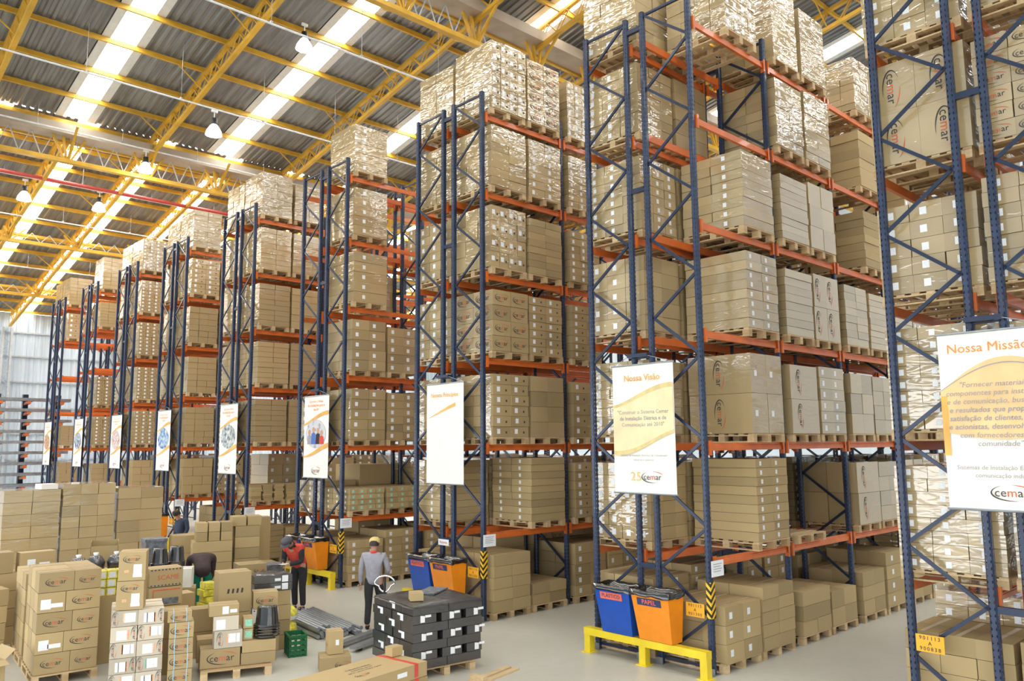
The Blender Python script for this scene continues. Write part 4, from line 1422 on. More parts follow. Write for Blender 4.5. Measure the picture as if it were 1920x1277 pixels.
for i, (x, y, z, w, d, h, r) in enumerate(((-4.88, 11.57, 0, .48, .40, .40, -.3), (-4.87, 11.56, .402, .38, .34, .36, -.25), (-4.32, 11.85, 0, .40, .36, .30, -.2), (-4.86, 12.50, 0, .34, .40, .62, -.05), (-4.86, 12.50, .622, .30, .34, .26, 0))):
    loose(['broad carton on floor left of tall symbol-printed carton', 'carton on broad one, left of tall symbol-printed carton', 'low carton at foot of the tall symbol-printed carton', 'mid-height carton behind the broad carton', 'square carton on mid-height carton behind the broad carton'][i], None, x, y, z, w, d, h, r)
for i in range(4):
    tag(link('yellow_pack', carton_mesh(0.2, 0.3, 0.11, 'bag_yellow', (), False), None, (-4.40 + .05 * (i % 2), 12.62, 0.52 + 0.115 * i), 0.0), 'yellow pack in small pile at the bending worker', 'pack', 'yellow packs by the worker')
loose('low brown carton under the small pile of yellow packs', None, -4.40, 12.62, 0, 0.40, 0.40, 0.515, 0.0)

# open-topped carton and pile tops further back, dark pots
o = tag(link('open_carton', None, None, (-5.35, 15.20, 0), -0.3), 'open carton with hand holes behind the tall picture cartons', 'carton')
link('carton_body', MB().box(-0.24, 0.24, -0.2, 0.2, 0, 1.22).box(-0.24, 0.24, -0.2, -0.19, 1.22, 1.50).box(-0.24, -0.23, -0.2, 0.2, 1.22, 1.58).box(0.23, 0.24, -0.2, 0.2, 1.22, 1.58).box(-0.24, 0.24, 0.19, 0.2, 1.22, 1.58).mesh('carton_body', 'cart'), o)


def pot(label, group, x, y, z, n, r=0.16, h=0.42):
    """nest of n black pots turned upside down and bagged"""
    t = thing('pot_nest', label, 'pot', (x, y, z), group=group)
    link('pot_body', MB().lathe([(0, h), (r * 0.74, h), (r * 0.80, h - 0.02), (r * 0.96, h * 0.34), (r, h * 0.32)], 22).mesh('pot_body', 'bag_black', True), t)
    for i in range(n):
        zz = 0.02 + i * h * 0.085
        link('pot_rim', MB().lathe([(r * 0.98, zz + 0.022), (r * 1.06, zz + 0.02), (r * 1.07, zz), (r * 0.98, zz - 0.004)], 22).mesh('pot_rim', 'bag_black', True), t)
    return t


for i in range(3):
    pot('nest of black plastic pots standing on the dark crate', 'black pots on the dark crate', -5.01 + 0.335 * i, 14.20 - 0.06 * (i % 2), 1.046, 4, 0.155)
t = thing('dark_crate', 'dark pallet box under the nests of black pots', 'crate', (-4.68, 14.22, 0), 0.0)
link('crate_body', MB().box(-0.52, 0.52, -0.42, 0.42, 0.12, 1.045).mesh('crate_body', 'print_grey'), t)
link('crate_base', MB().box(-0.52, 0.52, -0.42, -0.3, 0, 0.12).box(-0.52, 0.52, 0.3, 0.42, 0, 0.12).mesh('crate_base', 'wood'), t)
o = tag(link('grey_box', MB().box(-0.2, 0.2, -0.2, 0.2, 0, 1.50).mesh('grey_box', 'print_grey'), None, (-4.42, 15.2, 0), -0.1), 'tall dark grey box standing behind the black pots', 'box')
link('lid', MB().box(-0.21, 0.21, -0.21, 0.21, 1.50, 1.55).mesh('lid', 'print_grey'), o)
for i in range(3):
    t = thing('bagged_pack', 'bagged bundle of dark parts on the pile behind printed stack', 'pack', (-6.05 + 0.32 * i, 14.3 + 0.1 * (i % 2), 1.15), 0.3 * i, group='bagged dark bundles')
    link('bundle', MB().lathe([(0, 0.26), (0.10, 0.25), (0.16, 0.14), (0.15, 0.02), (0, 0.0)], 9).mesh('bundle', 'black_wrap', True), t)
    link('bag_tie', MB().lathe([(0.03, 0.25), (0.05, 0.31), (0, 0.30)], 7).mesh('bag_tie', 'paper', True), t)
loose('wide brown carton carrying the bagged dark bundles', None, -5.80, 14.35, 0, 0.95, 0.6, 1.148, -0.05)

# pallet with mixed cartons and a bagged nest of pots
ROT = -0.36
P = frame_at(-5.50, 10.16, ROT)
pallet(*P(0.53, 0.5), 0.0, 'wooden pallet under mixed cartons and big bagged pot nest', detail=True, rotz=ROT)


def on_p(label, u, v, z, w, d, h, dr=0.0, **kw):
    x, y = P(u, v)
    return loose(label, kw.pop('group', None), x, y, z, w, d, h, ROT + dr, **kw)


on_p('long carton with big logo at the pallet corner', 0.30, 0.18, 0.145, 0.56, 0.34, 0.27, logo=[('-Y', 0.04, 0, 0.34, 0)])
on_p('carton with address labels on the big-logo carton', 0.40, 0.17, 0.416, 0.40, 0.32, 0.25, 0.04, mat='cartpale', labs=LB3, logo=[('-Y', -0.3, 0, 0.17, -math.pi / 2)])
on_p('smaller pale carton, third up on the mixed pallet', 0.37, 0.17, 0.667, 0.36, 0.30, 0.21, -0.03, mat='cartpale', labs=LBL2[:1])
on_p('flat brown carton topping the mixed pallet pile', 0.33, 0.18, 0.878, 0.42, 0.32, 0.16, 0.02, labs=(('Y', 0.55, 0.5, 0.09, 0.11, 1), ('Y', 0.82, 0.4, 0.1, 0.05, 1)))
on_p('long flat brown carton on the mixed pallet, lower of two', 0.84, 0.22, 0.145, 0.50, 0.40, 0.17)
on_p('long flat brown carton on the mixed pallet, upper of two', 0.845, 0.22, 0.316, 0.49, 0.40, 0.17, 0.01)
for i in range(2):
    on_p('small carton with green label, %s of two beside the pots' % ('lower', 'upper')[i], 0.685, 0.20, 0.488 + 0.165 * i, 0.14, 0.24, 0.162, labs=(('Y', 0.55, 0.5, 0.10, 0.10, 2),), group='green-labelled small cartons')
x, y = P(0.97, 0.20)
pot('big bagged nest of black pots on the mixed pallet', None, x, y, 0.488, 5, 0.185, 0.46)
on_p('low carton at the back left of the mixed pallet', 0.16, 0.58, 0.145, 0.36, 0.34, 0.34)
for i in range(2):
    o = on_p('tall symbol-printed carton with printed symbols, %s' % ('lower half', 'upper half')[i], 0.50, 0.98, 0.145 + 0.625 * i, 0.50, 0.40, 0.623, 0.14, group='tall symbol-printed cartons')
    for s in range(4):
        link('care_symbol', MB().poly([(-0.12 + s * 0.07, -0.2008, 0.30), (-0.09 + s * 0.07, -0.2008, 0.30), (-0.08 + s * 0.07, -0.2008, 0.37), (-0.11 + s * 0.07, -0.2008, 0.37)]).mesh('care_symbol', 'print_dark'), o)
# cartons behind that pallet
o = loose('carton with logo over airmail print beside tall symbol-printed carton', None, -4.25, 10.65, 0.80, 0.38, 0.32, 0.26, ROT, logo=[('-Y', 0, 0, 0.24, 0)])
o = loose('white airmail-edged carton under the logo carton', None, -4.25, 10.65, 0.56, 0.40, 0.33, 0.238, ROT, mat='white_box')
for s in range(8):
    link('border_dash', MB().poly([(-0.18 + s * 0.047, -0.1665, 0.205), (-0.16 + s * 0.047, -0.1665, 0.205), (-0.16 + s * 0.047, -0.1665, 0.225), (-0.18 + s * 0.047, -0.1665, 0.225)]).mesh('border_dash', 'sign_navy'), o)
decal('printed_text', text_mesh('SCAME', 0.09, ['print_red']), o, '-Y', (0, -0.1668, 0.10))
loose('brown carton under the white airmail-edged carton', None, -4.25, 10.65, 0.145, 0.44, 0.36, 0.413, ROT)
for i in range(4):
    loose('wide plain carton in stack under the black shrink-wrapped pack, %s from floor' % ORD[i], 'wide plain carton stack', -3.88 + (0.03 if i == 0 else 0), 11.22, i * 0.242, 0.62 - 0.03 * (i % 2), 0.5, 0.24, -0.26 + 0.03 * (i % 2))
t = thing('black_pack', 'black shrink-wrapped pack with white labels on wide plain cartons', 'pack', (-3.88, 11.20, 0.972), -0.26)
for i in range(2):
    link('pack_layer', MB().box(-0.31, 0.31, -0.24, 0.24, 0.003 + i * 0.125, 0.122 + i * 0.125).mesh('pack_layer', 'black_wrap'), t)
    link('label_sticker', MB().poly([(0.02, -0.242, 0.03 + i * .125), (0.12, -0.242, 0.03 + i * .125), (0.12, -0.242, 0.075 + i * .125), (0.02, -0.242, 0.075 + i * .125)]).poly([(0.14, -0.242, 0.01 + i * .125), (0.24, -0.242, 0.01 + i * .125), (0.24, -0.242, 0.115 + i * .125), (0.14, -0.242, 0.115 + i * .125)]).mesh('label_sticker', 'paper'), t)
link('film_top', MB().lathe([(0.27, 0.25), (0.22, 0.275), (0.1, 0.268), (0, 0.285)], 9).mesh('film_top', 'black_wrap', True), t)
for i in range(2):
    t = thing('yellow_sack', 'yellow and white plastic sack by the steel bars, %s' % ('under', 'on top')[i], 'sack', (-3.16, 11.98, 0.0 + i * 0.25), 0.2 + 0.2 * i, group='yellow sacks')
    link('sack_body', MB().lathe([(0, 0.24), (0.12, 0.23), (0.19, 0.16), (0.205, 0.08), (0.16, 0.0), (0, 0)], 12).mesh('sack_body', 'bag_yellow', True), t)
    link('sack_print', MB().lathe([(0.209, 0.075), (0.205, 0.04), (0.17, 0.0)], 12).mesh('sack_print', 'paper', True), t)

# green crate
t = thing('plastic_crate', 'green slatted plastic crate on the floor by mixed pallet', 'crate', (-3.76, 10.50, 0), -0.30)
w, d, h = 0.27, 0.36, 0.34
link('crate_floor', MB().box(-w / 2, w / 2, -d / 2, d / 2, 0, 0.015).mesh('crate_floor', 'green_plastic'), t)
for z in (0.03, 0.11, 0.19, 0.27):
    link('slat', MB().box(-w / 2, w / 2, -d / 2, -d / 2 + 0.012, z, z + 0.055).box(-w / 2, w / 2, d / 2 - 0.012, d / 2, z, z + 0.055).box(-w / 2, -w / 2 + 0.012, -d / 2, d / 2, z, z + 0.055).box(w / 2 - 0.012, w / 2, -d / 2, d / 2, z, z + 0.055).mesh('slat', 'green_plastic'), t)
for u in (-0.5, -0.17, 0.17, 0.5):
    link('rib', MB().box(u * w - 0.012, u * w + 0.012, -d / 2 - 0.012, -d / 2, 0, h).mesh('rib', 'green_plastic'), t)
    link('rib', MB().box(-w / 2 - 0.012, -w / 2, u * d - 0.012, u * d + 0.012, 0, h).mesh('rib', 'green_plastic'), t)
    link('rib', MB().box(u * w - 0.012, u * w + 0.012, d / 2, d / 2 + 0.012, 0, h).mesh('rib', 'green_plastic'), t)
link('rim', MB().box(-w / 2 - .02, w / 2 + .02, -d / 2 - .02, -d / 2 + .01, h - 0.03, h).box(-w / 2 - .02, w / 2 + .02, d / 2 - .01, d / 2 + .02, h - .03, h).box(-w / 2 - .02, -w / 2 + .01, -d / 2, d / 2, h - .03, h).box(w / 2 - .01, w / 2 + .02, -d / 2, d / 2, h - .03, h).mesh('rim', 'green_plastic'), t)

# steel bars
rr = random.Random(9)
for i in range(26):
    row, c = divmod(i, 11)
    off = (c - 5) * 0.074 + (0.04 if row % 2 else 0)
    L = 2.5 + rr.uniform(-0.15, 0.15)
    d_ = Vector((-0.12, -0.99, 0)).normalized()
    n_ = Vector((d_.y, -d_.x, 0)) * -1
    st_ = Vector((-2.37, 13.12, 0.046 + row * 0.064)) + n_ * off + d_ * rr.uniform(-0.1, 0.1)
    en = st_ + d_ * (L - 0.4)
    o = link('steel_bar', MB().tube([st_, en], 0.036, 8).mesh('steel_bar', 'steel', False))
    tag(o, 'grey steel tube in the bundle lying on the aisle floor', 'tube', 'bundle of steel tubes')
for i, yy in enumerate((12.6, 11.3)):
    tag(link('timber_bearer', MB().box(-0.45, 0.45, -0.04, 0.04, 0, 0.009).mesh('timber_bearer', 'wood'), None, (-2.46 - i * 0.15, yy, 0), -0.12), 'thin timber bearer under the steel tubes, %s end' % ('far', 'near')[i], 'timber')

# two small cartons in the aisle
loose('carton with logo lying on the aisle floor under small upright carton', None, -3.80, 9.22, 0, 0.46, 0.42, 0.24, -0.45, logo=[('-Y', 0.25, 0, 0.2, 0), ('-X', -0.1, 0, 0.2, -1.57)])
loose('small upright carton with label standing on floor carton', None, -3.76, 9.30, 0.242, 0.23, 0.25, 0.34, -0.35, labs=(('Y', 0.6, 0.5, 0.05, 0.08, 1),), logo=[('-X', 0.1, -0.1, 0.13, 0)])

# long flat cartons with red tape at the bottom edge of the view
ROT = 0.0
for i in range(2):
    t = thing('long_carton', 'long flat carton with printed text and red tape, %s of the pair' % ('lower', 'upper')[i], 'carton', (-4.34, 7.62, 0.02 + 0.195 * i), 0.12 + 0.03 * i, group='long flat cartons')
    link('carton_body', MB().box(-1.35, 0.86, -0.36, 0.40, 0.0, 0.19).mesh('carton_body', 'cart'), t)
    link('red_tape', MB().box(0.62, 0.69, -0.363, 0.403, 0.02, 0.1925).mesh('red_tape', 'red_tape'), t)
    link('label_sticker', MB().poly([(0.30, -0.3615, 0.07), (0.48, -0.3615, 0.07), (0.48, -0.3615, 0.13), (0.30, -0.3615, 0.13)]).mesh('label_sticker', 'paper'), t)
    if i:
        for r_, w_ in enumerate(('CUIDADO FRÁGIL', 'MANTER SECO', 'ESTE LADO PARA CIMA')):
            tx = link('printed_text', text_mesh(w_, 0.055, ['print_dark']), t)
            tx.matrix_local = Matrix.Translation((0.05, 0.14 - 0.075 * r_, 0.1915))
        lg = link('printed_logo', LOGO, t)
        lg.matrix_local = Matrix.Translation((-0.12, -0.16, 0.1915)) @ Matrix.Scale(0.22, 4)
loose('small carton standing on end of the long flat cartons', None, -3.60, 7.95, 0.412, 0.2, 0.16, 0.13, 0.1)

# pallet of black wrapped packs
ROT = -0.12
PX, PY = -2.66, 8.42
pallet(PX, PY, 0.0, 'wooden pallet under the black wrapped packs', detail=True, rotz=ROT)
t = thing('black_pallet_load', 'pallet load of black wrapped packs with many white labels', 'carton load', (PX, PY, 0.145), ROT)
W2, D2, LH = 0.60, 0.62, 0.128
rr = random.Random(21)
for l in range(7):
    z = l * LH
    odd = l % 2
    jx, jy = rr.uniform(-.015, .015), rr.uniform(-.015, .015)
    cells = ((-W2, -0.19, -D2, -0.02), (-0.10, 0.24, -D2, -0.02), (0.33, W2, -D2, -0.02), (-W2, -0.02, 0.02, D2), (0.02, W2, 0.02, D2)) if odd else ((-W2, -0.005, -D2, -0.26), (0.005, W2, -D2, -0.26), (-W2, -0.02, -0.25, 0.2), (-W2, -0.02, 0.21, D2), (0.0, W2, -0.25, D2))
    for i, (x0, x1, y0, y1) in enumerate(cells):
        o = link('black_pack', MB().box(x0 + jx, x1 + jx, y0 + jy, y1 + jy, z + 0.003, z + LH - 0.003).mesh('black_pack', 'black_wrap'), t)
        if y0 == -D2 and odd:
            xa = x0 + jx + 0.14
            link('label_sticker', MB().poly([(xa, -D2 + jy - .002, z + .02), (xa + .075, -D2 + jy - .002, z + .02), (xa + .075, -D2 + jy - .002, z + .11), (xa, -D2 + jy - .002, z + .12)])
                 .poly([(xa + .08, -D2 + jy - .002, z + .085), (xa + .18, -D2 + jy - .002, z + .085), (xa + .18, -D2 + jy - .002, z + .12), (xa + .08, -D2 + jy - .002, z + .12)]).mesh('label_sticker', 'paper'), o)
        if x0 == -W2 and (odd or i in (2,)):
            ya = (y0 + y1) / 2 + jy + 0.05
            link('label_sticker', MB().poly([(-W2 + jx - .002, ya, z + .025), (-W2 + jx - .002, ya - .09, z + .025), (-W2 + jx - .002, ya - .09, z + .12), (-W2 + jx - .002, ya, z + .12)])
                 .poly([(-W2 + jx - .002, ya + .09, z + .09), (-W2 + jx - .002, ya, z + .09), (-W2 + jx - .002, ya, z + .12), (-W2 + jx - .002, ya + .09, z + .12)]).mesh('label_sticker', 'paper'), o)
b = MB()
n = 14
vv = []
for i in range(n + 1):
    for j in range(n + 1):
        u, v = i / n, j / n
        vv.append((-W2 - .02 + (2 * W2 + .04) * u, -D2 - .02 + (2 * D2 + .04) * v, 7 * LH + 0.006 + rr.uniform(0, 0.012) - (0.04 if i in (0, n) or j in (0, n) else 0)))
b.add(vv, [(i * (n + 1) + j, (i + 1) * (n + 1) + j, (i + 1) * (n + 1) + j + 1, i * (n + 1) + j + 1) for i in range(n) for j in range(n)])
link('film_top', b.mesh('film_top', 'black_wrap', True), t)
loose('small brown carton lying on the black wrapped packs', None, PX - 0.36, PY - 0.20, 0.145 + 7 * LH + 0.02, 0.2, 0.24, 0.12, -0.5)
tag(link('plastic_sheet', MB().box(-0.28, 0.28, -0.16, 0.16, 0, 0.02).mesh('plastic_sheet', 'print_grey'), None, (PX + 0.25, PY + 0.2, 0.145 + 7 * LH + 0.02), 0.5), 'folded grey plastic sheet on the black wrapped packs', 'sheet')
tag(link('wood_piece', MB().box(-0.5, 0.5, -0.05, 0.05, 0, 0.03).box(-0.5, 0.5, 0.1, 0.2, 0, 0.03).box(-.4, -.3, -.05, .2, .03, .1).mesh('wood_piece', 'wood'), None, (-2.3, 7.2, 0), 0.2), 'loose pallet boards in front of the black packs', 'timber')

# hand pallet jack
t = thing('pallet_jack', 'blue hand pallet jack with chrome loop handle behind black packs', 'pallet jack', (-2.36, 9.90, 0), 0)
jd = Vector((-0.80, -0.30, 0)).normalized()
jn = Vector((-jd.y, jd.x, 0))
head = Vector((0.34, 0.60, 0))
for s in (-1, 1):
    a = head + jn * 0.19 * s + Vector((0, 0, 0.075))
    link('fork', MB().bar(a, a + jd * 1.15, 0.15, 0.05).mesh('fork', 'steel'), t)
    link('fork_wheel', MB().tube([a + jd * 1.0 + jn * -0.05 + Vector((0, 0, -0.035)), a + jd * 1.0 + jn * 0.05 + Vector((0, 0, -0.035))], 0.038, 12).mesh('fork_wheel', 'rubber'), t)
link('chassis', MB().bar(head + Vector((0, 0, 0.2)), head - jd * 0.22 + Vector((0, 0, 0.2)), 0.42, 0.28).mesh('chassis', 'blue_steel'), t)
link('steer_wheel', MB().tube([head - jd * 0.3 - jn * 0.09 + Vector((0, 0, 0.09)), head - jd * 0.3 + jn * 0.09 + Vector((0, 0, 0.09))], 0.09, 14).mesh('steer_wheel', 'rubber'), t)
top = Vector((-0.18, -0.15, 0.92))
hb = head - jd * 0.28 + Vector((0, 0, 0.3))
link('handle_shaft', MB().tube([hb, top], 0.03, 10).mesh('handle_shaft', 'black'), t)
pts = []
vx = R_.copy(); vx.z = 0; vx.normalize()
for i in range(25):
    a = -math.pi / 2 + 2 * math.pi * i / 24
    rx, rz = 0.17, 0.13
    pts.append(top + vx * (rx * math.cos(a) * (0.62 if math.sin(a) < -0.2 else 1.0)) + Vector((0, 0, 0.14 + rz * math.sin(a))))
link('handle_loop', MB().tube(pts, 0.016, 8).mesh('handle_loop', 'chrome', True), t)
link('release_lever', MB().tube([top, top + Vector((0, 0, 0.25))], 0.022, 8).mesh('release_lever', 'black'), t)

# three tall wrapped loads
for i, (x0, x1, zt) in enumerate(((-6.50, -5.40, 2.32), (-5.35, -4.25, 2.42), (-4.18, -3.16, 2.29))):
    pallet((x0 + x1) / 2, 18.9, 0, 'wooden pallet under %s of the tall wrapped loads' % ('the left', 'the middle', 'the right')[i] if False else 'wooden pallet under the tall wrapped load %s' % ('furthest from the racks', 'between two others', 'nearest the racks')[i], detail=False)
    load((x0 + x1) / 2, 18.9, 0.145, x1 - x0, 1.2, zt, 2 if i != 1 else 3, 3, 9 if i != 1 else 10, ('none', 'y', 'none')[i] if False else 'none', 'tall film-wrapped carton load on floor, %s' % ('furthest from the racks', 'standing between two others', 'nearest the racks')[i], 'tall wrapped loads on the floor', detail=True, tops=True)
    t_ = bpy.data.objects[-1] if False else None
tag(link('white_carton', carton_mesh(0.34, 0.4, 0.12, 'white_box', (), False), None, (-5.62, 18.6, 0.146 + 2.32), 0.1), 'flat white carton lying on top of a tall wrapped load', 'carton')
loose('narrow brown carton stack topping beside nearest tall wrapped load', None, -3.42, 19.9, 0, 0.5, 0.6, 2.35, 0.0)

# cartons stacked in front of the grey-photo rack end
Q = [(-1.95, 17.0, 0.0, 0.62, 0.5, 0.33, 5), (-1.28, 17.0, 0.0, 0.62, 0.6, 0.29, 5)]
for i in range(5):
    loose('kraft carton in two-wide stack before the grey-photo rack, %s layer' % ORD[i], 'two-wide carton stack', -2.45, 17.05, i * 0.24, 0.86, 0.66, 0.238, -0.30, labs=(('X', 0.25, 0.5, 0.06, 0.09, 1), ('X', 0.6, 0.5, 0.06, 0.09, 6)) if i > 2 else (), mat='cart')
for i in range(6):
    loose('kraft carton in the tall single stack before the grey-photo rack, %s layer' % ORD[i], 'tall single carton stack', -1.66, 16.95, i * 0.25, 0.56, 0.66, 0.248, -0.30)
for i in range(2):
    loose('small kraft carton on top of the tall single stack', 'small kraft cartons on top', -1.84 + 0.34 * i, 17.0 - .1 * i, 1.50, 0.32, 0.5, 0.22, -0.30)
for i in range(3):
    for j in range(2):
        loose('small kraft carton with grey print on two-wide stack', 'small grey-print cartons', -2.68 + 0.26 * i, 17.12 - .08 * i, 1.20 + 0.21 * j, 0.25, 0.5, 0.208, -0.30)
for i in range(3):
    loose('gaping brown carton pile beside the two-wide stack, %s up' % ORD[i], 'gaping carton pile', -2.60 + .02 * i, 18.20, i * 0.42, 0.76, 0.56, 0.418, -0.2)
for i in range(4):
    loose('brown logo carton pile behind the wide plain cartons, %s from floor' % ORD[i], 'brown logo carton pile', -2.95, 13.95, i * 0.26, 0.55, 0.5, 0.258, -0.2, logo=[('-Y', 0.25, 0, 0.2, 0)])
for i in range(5):
    tag(link('grey_case', MB().box(-0.25, 0.25, -0.2, 0.2, 0, 0.165).box(-.255, .255, -.205, .205, .165, .178).mesh('grey_case', 'print_grey'), None, (-2.28, 14.4, i * 0.18), -0.2), 'dark grey flat case in stack behind the red-jacketed worker, %s from floor' % ORD[i], 'case', 'stack of dark grey cases')
loose('tall narrow carton standing against the people-photo rack bin', None, -0.95, 17.55, 0, 0.34, 0.34, 1.62, -0.2)
loose('tall narrow carton base pile behind red-jacketed worker', None, -1.55, 16.2, 0, 0.5, 0.45, 0.7, -0.2)
# flattened cartons on the first beam of the grey-photo rack
for s in range(3):
    for i in range(7):
        tag(link('flat_carton', MB().box(-0.148, 0.148, -0.48, 0.48, 0, 0.062).mesh('flat_carton', 'cart'), None, (0.34 + 0.35 * s + random.uniform(-.02, .02), YK[4] + 0.46, LV[1] + 0.145 + i * 0.065), random.uniform(-.015, .015)), 'folded flat carton, %s small bundle from end frame, grey-photo rack first beam' % ORD[s], 'carton', 'folded flat cartons')
pallet(0.68, YK[4] + 0.46, LV[1] + 0.001, 'pallet under the folded flat cartons')
for s in range(2):
    for i in range(6):
        tag(link('flat_carton', MB().box(-0.215, 0.215, -0.48, 0.48, 0, 0.075).mesh('flat_carton', 'cart'), None, (1.50 + 0.5 * s + random.uniform(-.02, .02), YK[4] + 0.46, LV[1] + 0.145 + i * 0.078), random.uniform(-.012, .012)), 'larger folded carton, %s big bundle on the grey-photo rack first beam' % ORD[s], 'carton', 'larger folded flat cartons')
pallet(1.76, YK[4] + 0.46, LV[1] + 0.001, 'pallet under the larger folded cartons')

# ------------------------------------------------------------------ people
def skinned(name, mat, parent, chains, root=0, sub=2, extra=None):
    """chains: lists of (x, y, z, r); a chain may start with an int, the index of the vertex it grows from"""
    vs_, es, rs = [], [], []
    for ch in chains:
        prev = None
        for q in ch:
            if isinstance(q, int):
                prev = q
                continue
            vs_.append(q[:3])
            rs.append(q[3:] if len(q) > 4 else (q[3], q[3]))
            if prev is not None:
                es.append((prev, len(vs_) - 1))
            prev = len(vs_) - 1
    me = bpy.data.meshes.new(name)
    me.from_pydata(vs_, es, [])
    me.materials.append(M[mat])
    o = link(name, me, parent)
    o.modifiers.new('skin', 'SKIN').use_smooth_shade = True
    lay = me.skin_vertices[0].data
    for i, r in enumerate(rs):
        lay[i].radius = r
        lay[i].use_root = False
    seen = set()
    adj = {i: [] for i in range(len(vs_))}
    for a, c in es:
        adj[a].append(c)
        adj[c].append(a)
    for i in range(len(vs_)):
        if i in seen:
            continue
        lay[i].use_root = True
        st_ = [i]
        while st_:
            k = st_.pop()
            if k in seen:
                continue
            seen.add(k)
            st_ += adj[k]
    s = o.modifiers.new('subsurf', 'SUBSURF')
    s.levels = s.render_levels = sub
    return o


def lerp(a, b, t):
    return tuple(a[i] + (b[i] - a[i]) * t for i in range(3))


def person(label, loc, rotz, J, top_mat, sleeve_mat, leg_mat, cap=None, collar=None, vest=False):
    """J: joints in a local frame, the person facing +y"""
    t = thing('person', label, 'person', loc, rotz)
    pel, che, nek, hed = J['pelvis'], J['chest'], J['neck'], J['head']
    chains = [[(*pel, .12), (*lerp(pel, che, .5), .12), (*che, .13), (*nek, .058), (*lerp(nek, hed, .5), .062), (*hed, .088)]]
    face = J['face']
    hv = Vector(hed) - Vector(nek)
    up = hv.normalized()
    crown = Vector(hed) + up * 0.085
    chains[0].append((*crown, .066))
    idx = 7
    parts = {}
    for s in ('l', 'r'):
        sh, el, wr = J['sh_' + s], J['el_' + s], J['wr_' + s]
        hd = (Vector(wr) - Vector(el)).normalized()
        palm = Vector(wr) + hd * 0.07
        chains.append([2, (*sh, .062), (*lerp(sh, el, .5), .05), (*el, .042), (*lerp(el, wr, .6), .036), (*wr, .027), (*palm, .034, .02)])
        parts[s] = (hd, palm)
        idx += 6
    for s in ('l', 'r'):
        hp, kn, an = J['hip_' + s], J['kn_' + s], J['an_' + s]
        toe = J['toe_' + s]
        chains.append([0, (*hp, .09), (*lerp(hp, kn, .5), .078), (*kn, .056), (*lerp(kn, an, .4), .054), (*an, .036), (*toe, .035)])
    # fingers: five per hand, unequal and slightly curled
    for s in ('l', 'r'):
        hd, palm = parts[s]
        side = hd.cross(Vector(J.get('palm_' + s, (0, 0, 1)))).normalized()
        nrm = side.cross(hd).normalized()
        for f, (o_, ln) in enumerate(((-.027, .062), (-.009, .075), (.009, .07), (.026, .055))):
            a = palm + side * o_ + hd * 0.02
            b1 = a + hd * ln * .55 - nrm * .012
            c1 = b1 + hd * ln * .35 - nrm * .028
            chains.append([(*a, .009), (*b1, .0085), (*c1, .007)])
        a = palm - hd * 0.03 - side * 0.03
        chains.append([(*a, .011), (*(a - side * .022 + hd * .025), .010), (*(a - side * .03 + hd * .055), .008)])
    # nose and ears
    fc = Vector(face).normalized()
    sd = fc.cross(up).normalized()
    hc = Vector(hed)
    chains.append([(*(hc + fc * .075 + up * .01), .012), (*(hc + fc * .104 - up * .012), .014)])
    for q in (-1, 1):
        chains.append([(*(hc + sd * q * .082 + up * .015), .012), (*(hc + sd * q * .094 - up * .01), .014)])
    body = skinned('body', 'skin', t, chains)
    for q in (-1, 1):
        e = link('eye', MB().lathe([(0, -.009), (.008, -.004), (.008, .004), (0, .009)], 8).mesh('eye', 'eye', True), body)
        e.location = hc + fc * .082 + sd * q * .03 + up * .02
    mo = link('mouth', MB().tube([hc + fc * .086 - up * .045 - sd * .022, hc + fc * .092 - up * .047, hc + fc * .086 - up * .045 + sd * .022], .005, 6).mesh('mouth', 'print_red'), body)
    # clothes
    cl = [[(*lerp(pel, che, -.42), .175, .15), (*lerp(pel, che, .1), .17, .145), (*lerp(pel, che, .55), .165, .14), (*che, .17, .14), (*lerp(che, nek, .62), .095), (*lerp(che, nek, .95), .07)]]
    skin_cl = cl + [[3, (*J['sh_' + s], .082), (*lerp(J['sh_' + s], J['el_' + s], .45), .07)] for s in 'lr']
    jk = skinned('jacket', top_mat, t, skin_cl)
    for s in 'lr':
        sh, el, wr = J['sh_' + s], J['el_' + s], J['wr_' + s]
        skinned('sleeve', sleeve_mat, jk, [[(*sh, .07), (*lerp(sh, el, .4), .066), (*lerp(sh, el, .75), .06), (*el, .056), (*lerp(el, wr, .6), .05), (*lerp(el, wr, 1.06), .043)]])
    tr = [[(*lerp(pel, che, .30), .14, .125), (*pel, .155, .13)]]
    for s in 'lr':
        hp, kn, an = J['hip_' + s], J['kn_' + s], J['an_' + s]
        tr.append([1, (*hp, .105), (*lerp(hp, kn, .5), .094), (*kn, .074), (*lerp(kn, an, .5), .068), (*lerp(kn, an, 1.02), .062)])
    skinned('trousers', leg_mat, t, tr)
    for s in 'lr':
        an, toe = Vector(J['an_' + s]), Vector(J['toe_' + s])
        heel = an - (toe - an).normalized() * 0.03
        heel.z, toe.z = 0.045, 0.042
        skinned('shoe', 'black', t, [[(*heel, .045), (*lerp(heel, toe, .5), .045), (*toe, .042)]])
    # hair and cap: rings about the head axis
    def shell(name, mat, r0, rows, par):
        b = MB()
        n = 18
        vv = []
        for dr, du in rows:
            for i in range(n):
                a = 2 * math.pi * i / n
                vv.append(hc + (fc * math.cos(a) * 1.08 + sd * math.sin(a) * .94) * dr + up * du)
        fs = [(r_ * n + i, r_ * n + (i + 1) % n, (r_ + 1) * n + (i + 1) % n, (r_ + 1) * n + i) for r_ in range(len(rows) - 1) for i in range(n)]
        fs.append(tuple((len(rows) - 1) * n + i for i in range(n)))
        b.add(vv, fs)
        return link(name, b.mesh(name, mat, True), par)
    hr = []
    for dr, du in ((.098, -.02), (.104, .03), (.10, .075), (.075, .115), (.03, .135)):
        hr.append((dr, du))
    o = shell('hair', 'hair', 0, hr, t)
    o.location = -fc * 0.018 + up * 0.006
